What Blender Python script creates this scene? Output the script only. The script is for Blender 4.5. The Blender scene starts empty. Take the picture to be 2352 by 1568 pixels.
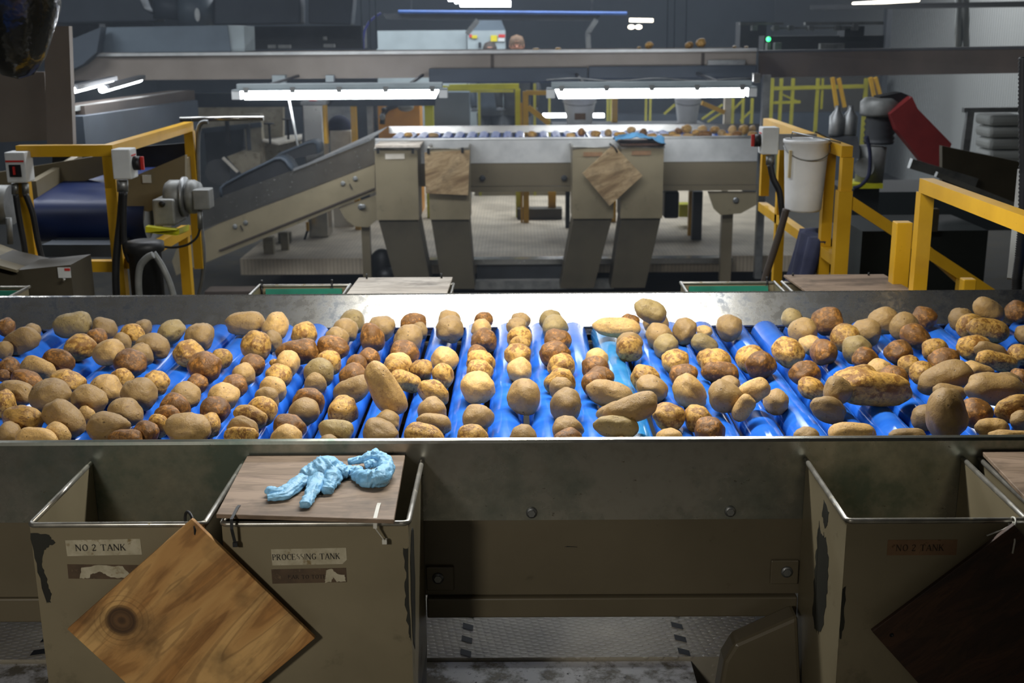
import bpy, math, random
from mathutils import Vector, Matrix, noise
random.seed(7)
SC = bpy.context.scene
COL = SC.collection
R = math.radians
# ---------------------------------------------------------------- camera
CAMZ = 1.9
F = 2700.0
PITCH, YAW, ROLL = R(14.74), 0.0070, R(0.45)
cam = bpy.data.cameras.new('camera'); camo = bpy.data.objects.new('camera', cam); COL.objects.link(camo)
RM = Matrix.Rotation(YAW, 3, 'Z') @ Matrix.Rotation(math.pi/2 - PITCH, 3, 'X') @ Matrix.Rotation(-ROLL, 3, 'Z')
camo.matrix_world = Matrix.Translation((0, 0, CAMZ)) @ RM.to_4x4()
cam.sensor_width = 36.0; cam.lens = F/2352*36
cam.dof.use_dof = True; cam.dof.focus_distance = 3.0; cam.dof.aperture_fstop = 5.6
cam.clip_end = 200
SC.camera = camo
# ---------------------------------------------------------------- world + exposure
w = bpy.data.worlds.new('world'); SC.world = w; w.use_nodes = True
w.node_tree.nodes['Background'].inputs[0].default_value = (0.55, 0.62, 0.75, 1)
w.node_tree.nodes['Background'].inputs[1].default_value = 0.02
SC.view_settings.view_transform = 'Standard'; SC.view_settings.look = 'None'
SC.view_settings.gamma = 1; SC.view_settings.exposure = 0.0
def light(name, loc, size, power, color=(1, .98, .94), rot=(0, 0, 0)):
    l = bpy.data.lights.new(name, 'AREA'); l.shape = 'RECTANGLE'; l.size, l.size_y = size
    l.energy = power; l.color = color
    o = bpy.data.objects.new(name, l); o.location = loc; o.rotation_euler = rot; COL.objects.link(o); return o
light('lamp_over_near_table', (0.10, 3.42, 2.235), (1.5, 0.12), 52, (1, .985, .93))
sp = bpy.data.lights.new('fill_spot_behind', 'SPOT'); sp.energy = 370; sp.color = (1, .94, .84); sp.spot_size = R(39); sp.spot_blend = 1; sp.shadow_soft_size = .3  # added unseen spot, brightens the left tank fronts and falls off rightward
spo = bpy.data.objects.new('fill_spot_behind', sp); spo.location = (-2.0, -2.4, 3.1); COL.objects.link(spo)
spo.rotation_euler = (Vector((-.85, 2.4, .55))-Vector((-2.0, -2.4, 3.1))).to_track_quat('-Z', 'Y').to_euler()
light('fill_light_behind', (0.3, -3.0, 3.3), (1.6, .8), 4, (1, .95, .86), (R(40), 0, 0))  # added weak fill from behind the camera for the front panel
light('fill_light_far', (0.0, 15.0, 3.3), (7, 2.0), 300, (.88, .94, 1))  # added unseen area fill that lifts the whole background
light('fill_light_mid', (-1.0, 7.4, 3.4), (5, .8), 150, (.92, .95, 1))  # added fill over the aisle, lights the walkway below the table
light('fill_light_right', (5.3, 15.5, 3.6), (1.2, 2.5), 60, (.95, .97, 1))  # added fill that brightens the right wall
light('fill_light_left', (-5.0, 9.0, 3.6), (2, 1.0), 90, (.9, .95, 1))  # added fill for the left background
light('fill_light_left_near', (-3.6, 4.2, 4.2), (1.2, .3), 18, (.95, .97, 1))  # added small fill for the column and sheet at upper left

def at(x, y, Y=None, z=None, X=None):
    """the world point a pixel of the photograph shows on the plane Y, z or X"""
    d = RM @ Vector(((x-1176)/F, -(y-784)/F, -1))
    if Y is not None: t = Y/d.y
    elif z is not None: t = (z-CAMZ)/d.z
    else: t = X/d.x
    return Vector((0, 0, CAMZ)) + d*t
def ppm(p):                                   # pixels per metre at a point
    v = RM.transposed() @ (Vector(p)-Vector((0, 0, CAMZ)))
    return F/(-v.z)
# ---------------------------------------------------------------- mesh builder
class MB:
    def __init__(s): s.v = []; s.f = []; s.sm = []
    def add(s, vs, fs, smooth=False):
        b = len(s.v); s.v += [Vector(v) for v in vs]
        for f in fs: s.f.append([i+b for i in f]); s.sm.append(smooth)
        return s
    def box(s, x0, x1, y0, y1, z0, z1):
        return s.add([(x, y, z) for x in (x0, x1) for y in (y0, y1) for z in (z0, z1)],
              [(0,1,3,2),(4,6,7,5),(0,4,5,1),(2,3,7,6),(0,2,6,4),(1,5,7,3)])
    def beam(s, p0, p1, wd, ht=None, up=(0, 0, 1)):
        p0, p1 = Vector(p0), Vector(p1); ht = ht or wd
        d = (p1-p0).normalized(); up = Vector(up)
        if abs(d.dot(up)) > .95: up = Vector((0, 1, 0))
        sd = d.cross(up).normalized()*(wd/2); u = sd.cross(d).normalized()*(ht/2)
        vs = [p+a*sd+b*u for p in (p0, p1) for a, b in ((-1,-1),(1,-1),(1,1),(-1,1))]
        return s.add(vs, [(3,2,1,0),(4,5,6,7),(0,1,5,4),(1,2,6,5),(2,3,7,6),(3,0,4,7)])
    def tube(s, pts, r, n=10, closed=False, caps=True):
        pts = [Vector(p) for p in pts]; N = len(pts); rs = r if isinstance(r, (list, tuple)) else [r]*N
        vs = []; prev = None
        for i, p in enumerate(pts):
            if closed: d = pts[(i+1) % N]-pts[i-1]
            else: d = pts[min(i+1, N-1)]-pts[max(i-1, 0)]
            d.normalize()
            if prev is None:
                a = Vector((0, 0, 1)) if abs(d.z) < .9 else Vector((0, 1, 0))
                prev = d.cross(a).normalized()
            u = (prev-d*prev.dot(d)).normalized(); prev = u; v = d.cross(u)
            vs += [p+(u*math.cos(t)+v*math.sin(t))*rs[i] for t in [2*math.pi*k/n for k in range(n)]]
        fs = []
        for i in range(N if closed else N-1):
            j = (i+1) % N
            for k in range(n): fs.append((i*n+k, i*n+(k+1) % n, j*n+(k+1) % n, j*n+k))
        s.add(vs, fs, True)
        if caps and not closed:
            b = len(s.v)-len(vs)
            s.f += [[b+k for k in range(n)][::-1], [b+(N-1)*n+k for k in range(n)]]; s.sm += [False, False]
        return s
    def cyl(s, p0, p1, r, n=20, r1=None):
        return s.tube([p0, p1], [r, r if r1 is None else r1], n)
    def lathe(s, prof, c, n=28, axis='z'):
        c = Vector(c); vs = []
        for r, h in prof:
            for k in range(n):
                t = 2*math.pi*k/n; a, b = r*math.cos(t), r*math.sin(t)
                vs.append(c+Vector({'z': (a, b, h), 'y': (a, h, b), 'x': (h, a, b)}[axis]))
        fs = [(i*n+k, i*n+(k+1) % n, (i+1)*n+(k+1) % n, (i+1)*n+k) for i in range(len(prof)-1) for k in range(n)]
        return s.add(vs, fs, True)
    def prism(s, poly, d):                     # polygon of 3-D points pushed along vector d
        d = Vector(d); n = len(poly); vs = [Vector(p) for p in poly]; vs += [p+d for p in vs]
        return s.add(vs, [list(range(n))[::-1], list(range(n, 2*n))]+[(i, (i+1) % n, n+(i+1) % n, n+i) for i in range(n)])
    def ball(s, c, r, n=12):
        r = r if isinstance(r, (tuple, list)) else (r, r, r); c = Vector(c); vs = []; m = n
        for i in range(1, m):
            t = math.pi*i/m
            for k in range(n): vs.append(c+Vector((r[0]*math.sin(t)*math.cos(2*math.pi*k/n), r[1]*math.sin(t)*math.sin(2*math.pi*k/n), r[2]*math.cos(t))))
        vs += [c+Vector((0, 0, r[2])), c-Vector((0, 0, r[2]))]; T = len(vs)-2
        fs = [(i*n+k, (i+1)*n+k, (i+1)*n+(k+1) % n, i*n+(k+1) % n) for i in range(m-2) for k in range(n)]
        fs += [(T, k, (k+1) % n) for k in range(n)]+[(T+1, (m-2)*n+(k+1) % n, (m-2)*n+k) for k in range(n)]
        return s.add(vs, fs, True)
def base(o):
    v = Vector((0, 0, 0))
    while o: v += o.location; o = o.parent
    return v
def part(name, mb, mat, parent=None, bevel=0, label=None, subdiv=0, loc=None):
    off = Vector(loc) if loc is not None else Vector((0, 0, 0))
    tot = base(parent)+off
    me = bpy.data.meshes.new(name); me.from_pydata([tuple(v-tot) for v in mb.v], [], mb.f)
    me.polygons.foreach_set('use_smooth', mb.sm); me.materials.append(mat); me.update()
    o = bpy.data.objects.new(name, me); COL.objects.link(o); o.parent = parent; o.location = off
    if bevel:
        m = o.modifiers.new('bevel', 'BEVEL'); m.width = bevel; m.segments = 2; m.limit_method = 'ANGLE'
        m.harden_normals = False
    if subdiv:
        m = o.modifiers.new('sub', 'SUBSURF'); m.levels = m.render_levels = subdiv
    if label: o['label'] = label
    return o
def thing(name, label, cat, loc=(0, 0, 0), group=None):
    o = bpy.data.objects.new(name, None); o.location = loc; o.empty_display_size = .05; COL.objects.link(o)
    o['label'] = label; o['category'] = cat
    if group: o['group'] = group
    return o
def solo(name, label, cat, mb, mat, loc=None, group=None, **k):
    o = part(name, mb, mat, None, loc=loc, **k); o['label'] = label; o['category'] = cat
    if group: o['group'] = group
    return o
def struct(name, mb, mat, **k):
    o = part(name, mb, mat, None, **k); o['kind'] = 'structure'; return o
# ---------------------------------------------------------------- materials
def lin(c):
    if isinstance(c, str): c = [int(c[i:i+2], 16)/255 for i in (0, 2, 4)]
    return tuple((x/12.92 if x <= .04045 else ((x+.055)/1.055)**2.4) for x in c)+(1,)
class NT:
    def __init__(s, name):
        s.m = bpy.data.materials.new(name); s.m.use_nodes = True; s.t = s.m.node_tree
        s.b = s.t.nodes['Principled BSDF']; s.tc = s.t.nodes.new('ShaderNodeTexCoord')
        s.co = s.tc.outputs['Object']
    def n(s, typ, **k):
        nd = s.t.nodes.new(typ)
        for a, b in k.items(): setattr(nd, a, b)
        return nd
    def l(s, a, b): s.t.links.new(a, b)
    def mapped(s, scale=(1, 1, 1), rot=(0, 0, 0), loc=(0, 0, 0), co=None):
        m = s.n('ShaderNodeMapping'); s.l(co or s.co, m.inputs[0])
        m.inputs['Scale'].default_value = scale; m.inputs['Rotation'].default_value = rot; m.inputs['Location'].default_value = loc
        return m.outputs[0]
    def noise(s, scale, detail=4, rough=.55, co=None, dist=0):
        x = s.n('ShaderNodeTexNoise'); x.inputs['Scale'].default_value = scale; x.inputs['Detail'].default_value = detail
        x.inputs['Roughness'].default_value = rough; x.inputs['Distortion'].default_value = dist
        s.l(co or s.co, x.inputs['Vector']); return x.outputs['Fac']
    def ramp(s, fac, stops, interp='LINEAR'):
        r = s.n('ShaderNodeValToRGB'); r.color_ramp.interpolation = interp; e = r.color_ramp.elements
        while len(e) < len(stops): e.new(.5)
        for i, (p, c) in enumerate(stops):
            e[i].position = p; e[i].color = (c, c, c, 1) if isinstance(c, (int, float)) else lin(c)
        s.l(fac, r.inputs[0]); return r.outputs[0]
    def mix(s, fac, a, b, blend='MIX'):
        m = s.n('ShaderNodeMix', data_type='RGBA', blend_type=blend)
        if isinstance(fac, (int, float)): m.inputs[0].default_value = fac
        else: s.l(fac, m.inputs[0])
        for i, x in ((6, a), (7, b)):
            if isinstance(x, (str, tuple)): m.inputs[i].default_value = lin(x)
            else: s.l(x, m.inputs[i])
        return m.outputs[2]
    def math(s, op, a, b=None):
        m = s.n('ShaderNodeMath', operation=op)
        for i, x in enumerate((a, b)):
            if x is None: continue
            if isinstance(x, (int, float)): m.inputs[i].default_value = x
            else: s.l(x, m.inputs[i])
        return m.outputs[0]
    def set(s, **k):
        for a, v in k.items():
            i = s.b.inputs[{'col': 'Base Color', 'rough': 'Roughness', 'metal': 'Metallic', 'spec': 'Specular IOR Level', 'coat': 'Coat Weight', 'alpha': 'Alpha', 'sheen': 'Sheen Weight', 'trans': 'Transmission Weight', 'sss': 'Subsurface Weight'}[a]]
            if isinstance(v, str): i.default_value = lin(v)
            elif isinstance(v, (int, float)): i.default_value = v
            else: s.l(v, i)
        return s
    def bump(s, h, strength=.3, dist=.002):
        b = s.n('ShaderNodeBump'); b.inputs['Strength'].default_value = strength; b.inputs['Distance'].default_value = dist
        s.l(h, b.inputs['Height']); s.l(b.outputs[0], s.b.inputs['Normal']); return s
def paint(name, c, c2=None, scale=6, rough=.5, metal=0, amt=(.4, .7), bump=0, dirt=None, dscale=25, damt=(.60, .68)):
    t = NT(name); n = t.noise(scale, 5)
    col = t.mix(t.ramp(n, [(amt[0], 0), (amt[1], 1)]), c, c2 or c)
    if dirt:
        n2 = t.noise(dscale, 6, .65); col = t.mix(t.ramp(n2, [(damt[0], 0), (damt[1], 1)]), col, dirt)
        r = t.ramp(n2, [(damt[0], rough), (damt[1], min(1, rough+.35))]); t.set(rough=r)
        if metal: t.set(metal=t.ramp(n2, [(damt[0], float(metal)), (damt[1], 0.0)]))
    else: t.set(rough=rough, metal=metal)
    t.set(col=col)
    if bump: t.bump(t.noise(scale*6, 4), bump)
    return t.m
M = {}
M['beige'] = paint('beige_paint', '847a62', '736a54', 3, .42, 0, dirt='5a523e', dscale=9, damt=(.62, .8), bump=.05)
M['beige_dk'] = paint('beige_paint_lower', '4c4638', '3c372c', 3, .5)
M['beige_beam'] = paint('beige_beam_paint', '6e6552', '605846', 2, .35, 0, dirt='4a4434', dscale=14, damt=(.66, .8))
M['beige_in'] = paint('scuffed_paint', 'a39a84', '857c66', 6, .6, 0, dirt='5e5642', dscale=14, damt=(.55, .75), bump=.2)
M['steel'] = paint('stainless_steel', 'c9c8c4', 'b2b1ad', 5, .27, 1, dirt='6b655a', dscale=38, damt=(.66, .72))
M['pipe'] = paint('polished_pipe', 'b8b5ac', '9a978e', 30, .3, .75, dirt='8d846c', dscale=45, damt=(.62, .66))
M['galv'] = paint('galvanised', '9a9c9c', '7d8081', 12, .45, .8)
M['yellow'] = paint('yellow_paint', 'd9a826', 'c4941c', 4, .35, 0, dirt='7a5a18', dscale=20, damt=(.68, .8))
M['yellowgreen'] = paint('lime_yellow_paint', 'd2cf2a', 'bdbb20', 4, .4)
M['olive'] = paint('dim_lime_paint', 'a29c26', '8c861e', 4, .5)  # lime paint darkened in colour, standing in for dim light on far rails
M['black'] = paint('black_rubber', '17181a', '202225', 8, .5)
M['darkgrey'] = paint('dark_grey', '33363a', '26282b', 4, .6)
M['bluegrey'] = paint('blue_grey_panel', '5a6670', '4b5660', 2, .55)
M['bluegrey_dk'] = paint('dark_blue_grey_panel', '3d4650', '2f3740', 1.5, .6)
M['greybox'] = paint('grey_cabinet', '9aa5a8', '8a9497', 3, .5)
M['white'] = paint('white_plastic', 'd9dcdb', 'c6c9c8', 6, .45)
M['bucket'] = paint('bucket_plastic', 'f2f4f5', 'e4e6e6', 7, .4, 0, dirt='b09a78', dscale=12, damt=(.70, .76))
M['red'] = paint('red_paint', '8a2a2a', '6e2022', 3, .6)
M['redsign'] = paint('red_sign', 'c8322c', 'b02a26', 3, .5)
M['belt'] = paint('blue_belt', '14295a', '10224c', 3, .45)
M['navy'] = paint('navy_cloth', '1c2038', '252a48', 10, .9)
M['green'] = paint('green_liner', '2c8c74', '226e5c', 5, .5, 0, dirt='51543c', dscale=14)
M['glove0'] = paint('glove_nitrile', '9ad0f2', '7cbce8', 14, .5)
M['rag'] = paint('blue_rag', '3a6c8e', '28546f', 9, .8)
M['castgrey'] = paint('cast_motor_grey', '8b8d8b', '6c6e6c', 9, .5, .3)
M['floor'] = paint('concrete_floor', '3a3730', '2a2823', 1.2, .8, dirt='4a4436', dscale=4, damt=(.5, .7))
M['wallw'] = paint('white_wall_sheet', 'a9aca8', '989b98', .8, .6)
M['satin'] = paint('satin_steel', 'd4d5d3', 'bcbebd', 6, .42, .45, dirt='8a8478', dscale=30, damt=(.68, .76))
M['nearblack'] = paint('near_black_panel', '1d2424', '161b1b', 3, .6)
M['brown'] = paint('brown_beam', '473d36', '3a322c', 3, .6)
M['taupe'] = paint('taupe_trough', '8a8178', '7a7168', 2, .5)
M['skin'] = paint('skin', 'c98f74', 'b87e64', 6, .5)
M['hair'] = paint('hair', '3a2c22', '2b2018', 30, .7)
M['orange'] = paint('orange_machine', 'd9962c', 'c2822a', 3, .45)
M['lightboard'] = paint('pale_board', 'cfc8ba', 'b8b0a0', 8, .6)
def emis(name, c, s):
    t = NT(name); t.set(col='ffffff'); t.b.inputs['Emission Color'].default_value = lin(c); t.b.inputs['Emission Strength'].default_value = s; return t.m
M['tube'] = emis('lit_tube', 'f6faff', 18.0)
M['tube2'] = emis('lit_far_tube', 'fff4dc', 5.0)
M['led'] = emis('green_led', '20ff80', 4.0)
def tread():                                   # worn tread plate with raised lugs
    t = NT('tread_plate'); a = t.mapped((34, 34, 34), (0, 0, R(45)))
    v = t.n('ShaderNodeTexVoronoi', feature='F1'); v.inputs['Scale'].default_value = 1; v.inputs['Randomness'].default_value = 0
    t.l(t.mapped((30, 60, 30), (0, 0, R(40))), v.inputs['Vector'])
    h = t.ramp(v.outputs['Distance'], [(.2, 1), (.35, 0)])
    n = t.noise(5, 5); c = t.mix(t.ramp(n, [(.35, 0), (.7, 1)]), 'bdb6a4', 'a09888')
    c = t.mix(t.math('MULTIPLY', h, .35), c, 'd8d2c6'); t.set(col=c, rough=.45, metal=.3); t.bump(h, .7, .003); return t.m
M['tread'] = tread()
def splat():
    t = NT('spattered_plate'); n = t.noise(9, 8, .7); n2 = t.noise(40, 6, .7)
    c = t.mix(t.ramp(n, [(.46, 0), (.58, 1)]), 'd6d4cf', '7a7362'); c = t.mix(t.ramp(n2, [(.6, 0), (.68, 1)]), c, '3a362e')
    t.set(col=c, rough=.4, metal=.2); return t.m
M['splat'] = splat()
def ribbed():
    t = NT('grated_floor'); w1 = t.n('ShaderNodeTexWave', wave_type='BANDS', bands_direction='X'); w1.inputs['Scale'].default_value = 9; t.l(t.co, w1.inputs[0])
    w2 = t.n('ShaderNodeTexWave', wave_type='BANDS', bands_direction='Y'); w2.inputs['Scale'].default_value = 5; t.l(t.co, w2.inputs[0])
    h = t.math('MAXIMUM', t.ramp(w1.outputs[1], [(.75, 0), (.95, 1)]), t.ramp(w2.outputs[1], [(.85, 0), (.97, 1)]))
    c = t.mix(t.ramp(t.noise(2.5, 5), [(.4, 0), (.65, 1)]), 'cfc2ac', 'ab9f8c'); c = t.mix(t.math('MULTIPLY', h, .3), c, '665f54')
    t.set(col=c, rough=.5); t.bump(h, .5, .01); return t.m
M['ribbed'] = ribbed()
def corrugated():
    t = NT('corrugated_sheet'); w1 = t.n('ShaderNodeTexWave', wave_type='BANDS', bands_direction='Y'); w1.inputs['Scale'].default_value = 4; t.l(t.co, w1.inputs[0])
    c = t.mix(t.ramp(w1.outputs[1], [(.0, 0), (1, 1)]), 'b4b7b5', 'd0d3d0'); t.set(col=c, rough=.6); t.bump(w1.outputs[1], .8, .03); return t.m
M['corr'] = corrugated()
def wood(name, light_c, mid, dark, knot=None, ang=0, sc=1.0, axes=(3, 22, 22), weather=0):
    t = NT(name); co = t.mapped(tuple(a*sc for a in axes), co=t.mapped((1, 1, 1), (0, ang, 0)))
    n1 = t.noise(1.0, 4, .5, co, .6); n3 = t.noise(3.2, 6, .65, co)
    c = t.ramp(n1, [(.30, dark), (.45, mid), (.60, light_c), (.8, mid)])
    band = t.ramp(t.math('SINE', t.math('MULTIPLY', n1, 70)), [(.35, 0), (.95, 1)])
    c = t.mix(t.math('MULTIPLY', band, .35), c, dark)
    c = t.mix(t.math('MULTIPLY', t.ramp(n3, [(.5, 0), (.75, 1)]), .7), c, dark)
    smudge = t.noise(7, 4, .6); c = t.mix(t.math('MULTIPLY', t.ramp(smudge, [(.52, 0), (.7, 1)]), .55), c, '2c2418')
    if knot:
        g = t.n('ShaderNodeVectorMath', operation='DISTANCE'); t.l(t.co, g.inputs[0]); g.inputs[1].default_value = knot
        d = t.math('ADD', g.outputs['Value'], t.math('MULTIPLY', t.noise(14, 2), .008))
        c = t.mix(t.ramp(d, [(.020, 1), (.034, 1), (.042, 0)]), c, '4a3420')
        c = t.mix(t.ramp(d, [(.010, 0), (.017, .7), (.026, 0)]), c, '7a5a38')
        ring = t.math('MULTIPLY', t.ramp(t.math('SINE', t.math('MULTIPLY', d, 520)), [(.5, 0), (1, 1)]), t.ramp(d, [(.04, .5), (.085, 0)]))
        c = t.mix(ring, c, '6a4c2c')
    t.set(col=c, rough=.62); t.bump(n3, .15, .001); return t.m
M['ply'] = None
# potatoes: golden flesh skin under brown russet patches and dusty dirt
def potato_mat(name, base_c, dust, brown, cover, dustamt):
    t = NT(name); oi = t.n('ShaderNodeObjectInfo'); sc = t.n('ShaderNodeVectorMath', operation='SCALE')
    cb = t.n('ShaderNodeCombineXYZ')
    for k in range(3): t.l(t.math('MULTIPLY', oi.outputs['Random'], (13., 29., 47.)[k]), cb.inputs[k])
    ad = t.n('ShaderNodeVectorMath', operation='ADD'); t.l(t.co, ad.inputs[0]); t.l(cb.outputs[0], ad.inputs[1]); co = ad.outputs[0]
    big = t.noise(1.5, 5, .62, co, .4); mid = t.noise(4.5, 6, .68, co, .3); fine = t.noise(24, 4, .6, co)
    col = t.mix(t.ramp(mid, [(.38, 0), (.62, 1)]), base_c, dust)
    m1 = t.math('ADD', t.math('MULTIPLY', big, .6), t.math('MULTIPLY', mid, .4))
    col = t.mix(t.math('MULTIPLY', t.ramp(m1, [(cover, 0), (cover+.07, 1)]), .82), col, brown)
    big2 = t.noise(2.2, 3, .5, t.mapped((1, 1, 1), (0, 0, 0), (5, 3, 9), co))
    col = t.mix(t.math('MULTIPLY', t.ramp(big2, [(.5, 0), (.6, 1)]), dustamt), col, dust)
    v = t.n('ShaderNodeTexVoronoi', feature='F1'); v.inputs['Scale'].default_value = 1.9; t.l(co, v.inputs['Vector'])
    eye = t.ramp(t.math('ADD', v.outputs['Distance'], t.math('MULTIPLY', t.math('SUBTRACT', mid, .5), .25)), [(.05, 1), (.12, 0)])
    col = t.mix(t.math('MULTIPLY', eye, .75), col, '3c2a18')
    sp = t.ramp(fine, [(.62, 0), (.70, 1)]); col = t.mix(t.math('MULTIPLY', sp, .55), col, '4e3820')
    hv = t.n('ShaderNodeHueSaturation'); t.l(col, hv.inputs['Color'])
    t.l(t.math('ADD', t.math('MULTIPLY', oi.outputs['Random'], .34), .83), hv.inputs['Value'])
    t.set(col=hv.outputs[0], rough=.43, spec=.45)
    h = t.math('SUBTRACT', t.math('MULTIPLY', mid, .5), eye); t.bump(t.math('ADD', h, t.math('MULTIPLY', fine, .06)), .30, .035); return t.m
PM = {'T': potato_mat('dusty_tan_skin', 'a68650', '9a7c50', '74522a', .58, .6),
      'Y': potato_mat('pale_yellow_skin', 'dab068', 'bf9860', '8c5e2c', .60, .3),
      'G': potato_mat('golden_mottled_skin', 'd8a850', 'ac8446', '7a4c1a', .49, .25),
      'B': potato_mat('russet_brown_skin', 'b87c34', '8c6636', '66421a', .43, .3),
      'O': potato_mat('olive_tan_skin', 'a58e58', '988256', '6e5830', .56, .45)}

def glove_mat():
    t = NT('crinkled_nitrile'); v = t.n('ShaderNodeTexVoronoi', feature='DISTANCE_TO_EDGE'); v.inputs['Scale'].default_value = 70
    nz = t.n('ShaderNodeTexNoise'); nz.inputs['Scale'].default_value = 30; t.l(t.co, nz.inputs['Vector'])
    ad = t.n('ShaderNodeVectorMath', operation='MULTIPLY_ADD'); t.l(nz.outputs['Color'], ad.inputs[0]); ad.inputs[1].default_value = (.03, .03, .03); t.l(t.co, ad.inputs[2]); t.l(ad.outputs[0], v.inputs['Vector'])
    h = t.math('ADD', t.ramp(v.outputs['Distance'], [(0, 0), (.25, 1)]), t.noise(120, 4))
    t.set(col=t.mix(t.noise(20), '9ed2f2', '78bae8'), rough=.45, sss=0.0); t.bump(h, .3, .002); return t.m
M['glove'] = glove_mat()

def guard_mat():
    t = NT('mottled_stainless'); a = t.noise(26, 6, .7); b = t.noise(9, 3, .5); d = t.noise(55, 5, .7, t.mapped((.6, 1, 1)))
    c = t.mix(t.ramp(a, [(.42, 0), (.6, 1)]), 'bdbdba', '74787e'); c = t.mix(t.math('MULTIPLY', t.ramp(b, [(.4, 0), (.6, 1)]), .4), c, '9a958a')
    spt = t.ramp(d, [(.68, 0), (.71, 1)]); c = t.mix(spt, c, '5c4f3a')
    t.set(col=c, metal=t.ramp(spt, [(0, .9), (1, 0)]), rough=t.ramp(a, [(.42, .24), (.62, .38)])); return t.m
M['guard'] = guard_mat()

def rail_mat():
    t = NT('blotched_stainless'); a = t.noise(2.6, 6, .65); b = t.noise(30, 6, .7); c0 = t.noise(60, 5, .7, t.mapped((.5, 1, 1)))
    c = t.mix(t.ramp(a, [(.44, 0), (.62, 1)]), 'b4b2aa', '6f7c74'); c = t.mix(t.math('MULTIPLY', t.ramp(b, [(.5, 0), (.7, 1)]), .35), c, '8f8a7a')  # broad green-grey blotches mixed into the steel colour
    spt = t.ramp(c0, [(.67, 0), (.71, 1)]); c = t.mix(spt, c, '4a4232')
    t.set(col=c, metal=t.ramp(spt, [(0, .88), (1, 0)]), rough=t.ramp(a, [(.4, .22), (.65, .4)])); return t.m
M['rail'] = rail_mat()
# ================================================================ setting
PITCHR = .116; RX0 = .075; RR = .0505
struct('floor', MB().box(-14, 12, -6, 40, -.62, -.5), M['floor'])
struct('floor_walkway', MB().box(-3.2, .78, 3.32, 4.9, -.1, 0.0), M['tread'])
struct('trim_walkway_lip', MB().box(-.30, .53, 2.95, 3.315, -.12, -.012).box(-3.2, -1.46, 2.95, 3.315, -.12, -.012), M['splat'])
struct('floor_front', MB().box(-4, 4, -4.5, 1.7, -.1, 0), M['tread'])
struct('floor_platform', MB().box(-2.6, 2.9, 10.75, 17.5, -.27, -.12), M['ribbed'])
struct('trim_platform_lip', MB().box(-1.25, 1.95, 10.60, 10.74, -.16, -.112), M['steel'])
struct('wall_back', MB().box(-14, 12, 30, 30.2, -.5, 5), M['bluegrey_dk'])
struct('wall_left', MB().box(-9.2, -9, -6, 40, -.5, 5), M['darkgrey'])
struct('wall_right', MB().box(6.3, 6.45, -6, 40, -.5, 5), M['corr'])
struct('wall_front', MB().box(-14, 12, -6.2, -6, -.5, 5), M['beige'])
struct('ceiling', MB().box(-14, 12, -6, 40, 5, 5.1), M['darkgrey'])
# ================================================================ near grading table
def hexbolt(mb, c, r=.011, ax='y'):
    c = Vector(c); mb.lathe([(0, -.004), (r*1.45, -.004), (r*1.5, 0), (r*.95, .001)], c, 16, ax)
    s = -1
    vs = [c+Vector((r*math.cos(k*math.pi/3), dy, r*math.sin(k*math.pi/3))) for dy in (0, -.008) for k in range(6)]
    mb.add(vs, [(6, 7, 8, 9, 10, 11)]+[(k, (k+1) % 6, 6+(k+1) % 6, 6+k) for k in range(6)])
ZR = .885
T1 = thing('grading_table', 'long steel potato grading table with blue rollers nearest the camera', 'sorting table', (0, 3.4, -.5))
XL, XR = -2.1, 2.55
YN, ZN = 2.72, .937
nr = MB()
nr.add([(XL, YN, .724), (XR, YN, .724), (XR, YN, ZN-.010), (XL, YN, ZN-.010), (XL, YN+.004, ZN-.003), (XR, YN+.004, ZN-.003), (XL, YN+.012, ZN), (XR, YN+.012, ZN),
        (XL, YN+.022, ZN-.003), (XR, YN+.022, ZN-.003), (XL, YN+.024, ZN-.012), (XR, YN+.024, ZN-.012), (XL, YN+.024, .724), (XR, YN+.024, .724)],
       [(0, 1, 2, 3), (3, 2, 5, 4), (4, 5, 7, 6), (6, 7, 9, 8), (8, 9, 11, 10), (10, 11, 13, 12), (12, 13, 1, 0)])
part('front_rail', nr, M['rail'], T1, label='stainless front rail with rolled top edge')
YF = 4.17
fr = MB()
prof = [(YF, .828), (YF+.004, .848), (YF-.012, .856), (YF-.012, .862), (YF+.066, .966), (YF+.071, .970), (YF+.078, .966), (YF+.006, .852), (YF+.012, .826)]
fr.add([(x, y, z) for x in (XL-.3, XR+.5) for y, z in prof], [(i, (i+1) % 9, 9+(i+1) % 9, 9+i) for i in range(9)]+[tuple(range(9))[::-1], tuple(range(9, 18))])
part('back_rail', fr, M['guard'], T1, label='sloping stainless back guard')
part('front_beam', MB().box(XL, XR, YN+.004, YN+.06, .519, .7235), M['beige_beam'], T1)
part('channel', MB().box(-.240, .697, YN-.012, YN+.10, .462, .516), M['beige_beam'], T1, bevel=.004)
part('channel', MB().box(XL, -1.06, YN-.002, YN+.10, .45, .516), M['beige_beam'], T1, bevel=.004)
part('back_beam', MB().box(XL, XR+.4, YF+.014, YF+.07, .52, .824), M['beige_beam'], T1)
bb = MB()
for y0 in (2.76, 4.08): bb.box(XL, XR+.3, y0, y0+.03, .70, .815)
part('chain_guide', bb, M['darkgrey'], T1)
for x, z in ((-.240, at(988, 1325, Y=YN).z), (.697, at(1790, 1310, Y=YN).z)):
    s = 1 if x < 0 else -1
    br = part('bracket', MB().box(min(x, x+.07*s), max(x, x+.07*s), YN-.006, YN+.004, z-.035, z+.03), M['beige_beam'], T1, bevel=.003)
    b = MB(); hexbolt(b, (x+.03*s, YN-.006, z), .010); part('bolt', b, M['galv'], br)
for px, py in ((1221, 1177), (1677, 1174)):
    b = MB(); hexbolt(b, at(px, py, Y=YN-.001), .0095); part('bolt', b, M['galv'], T1)
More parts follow.
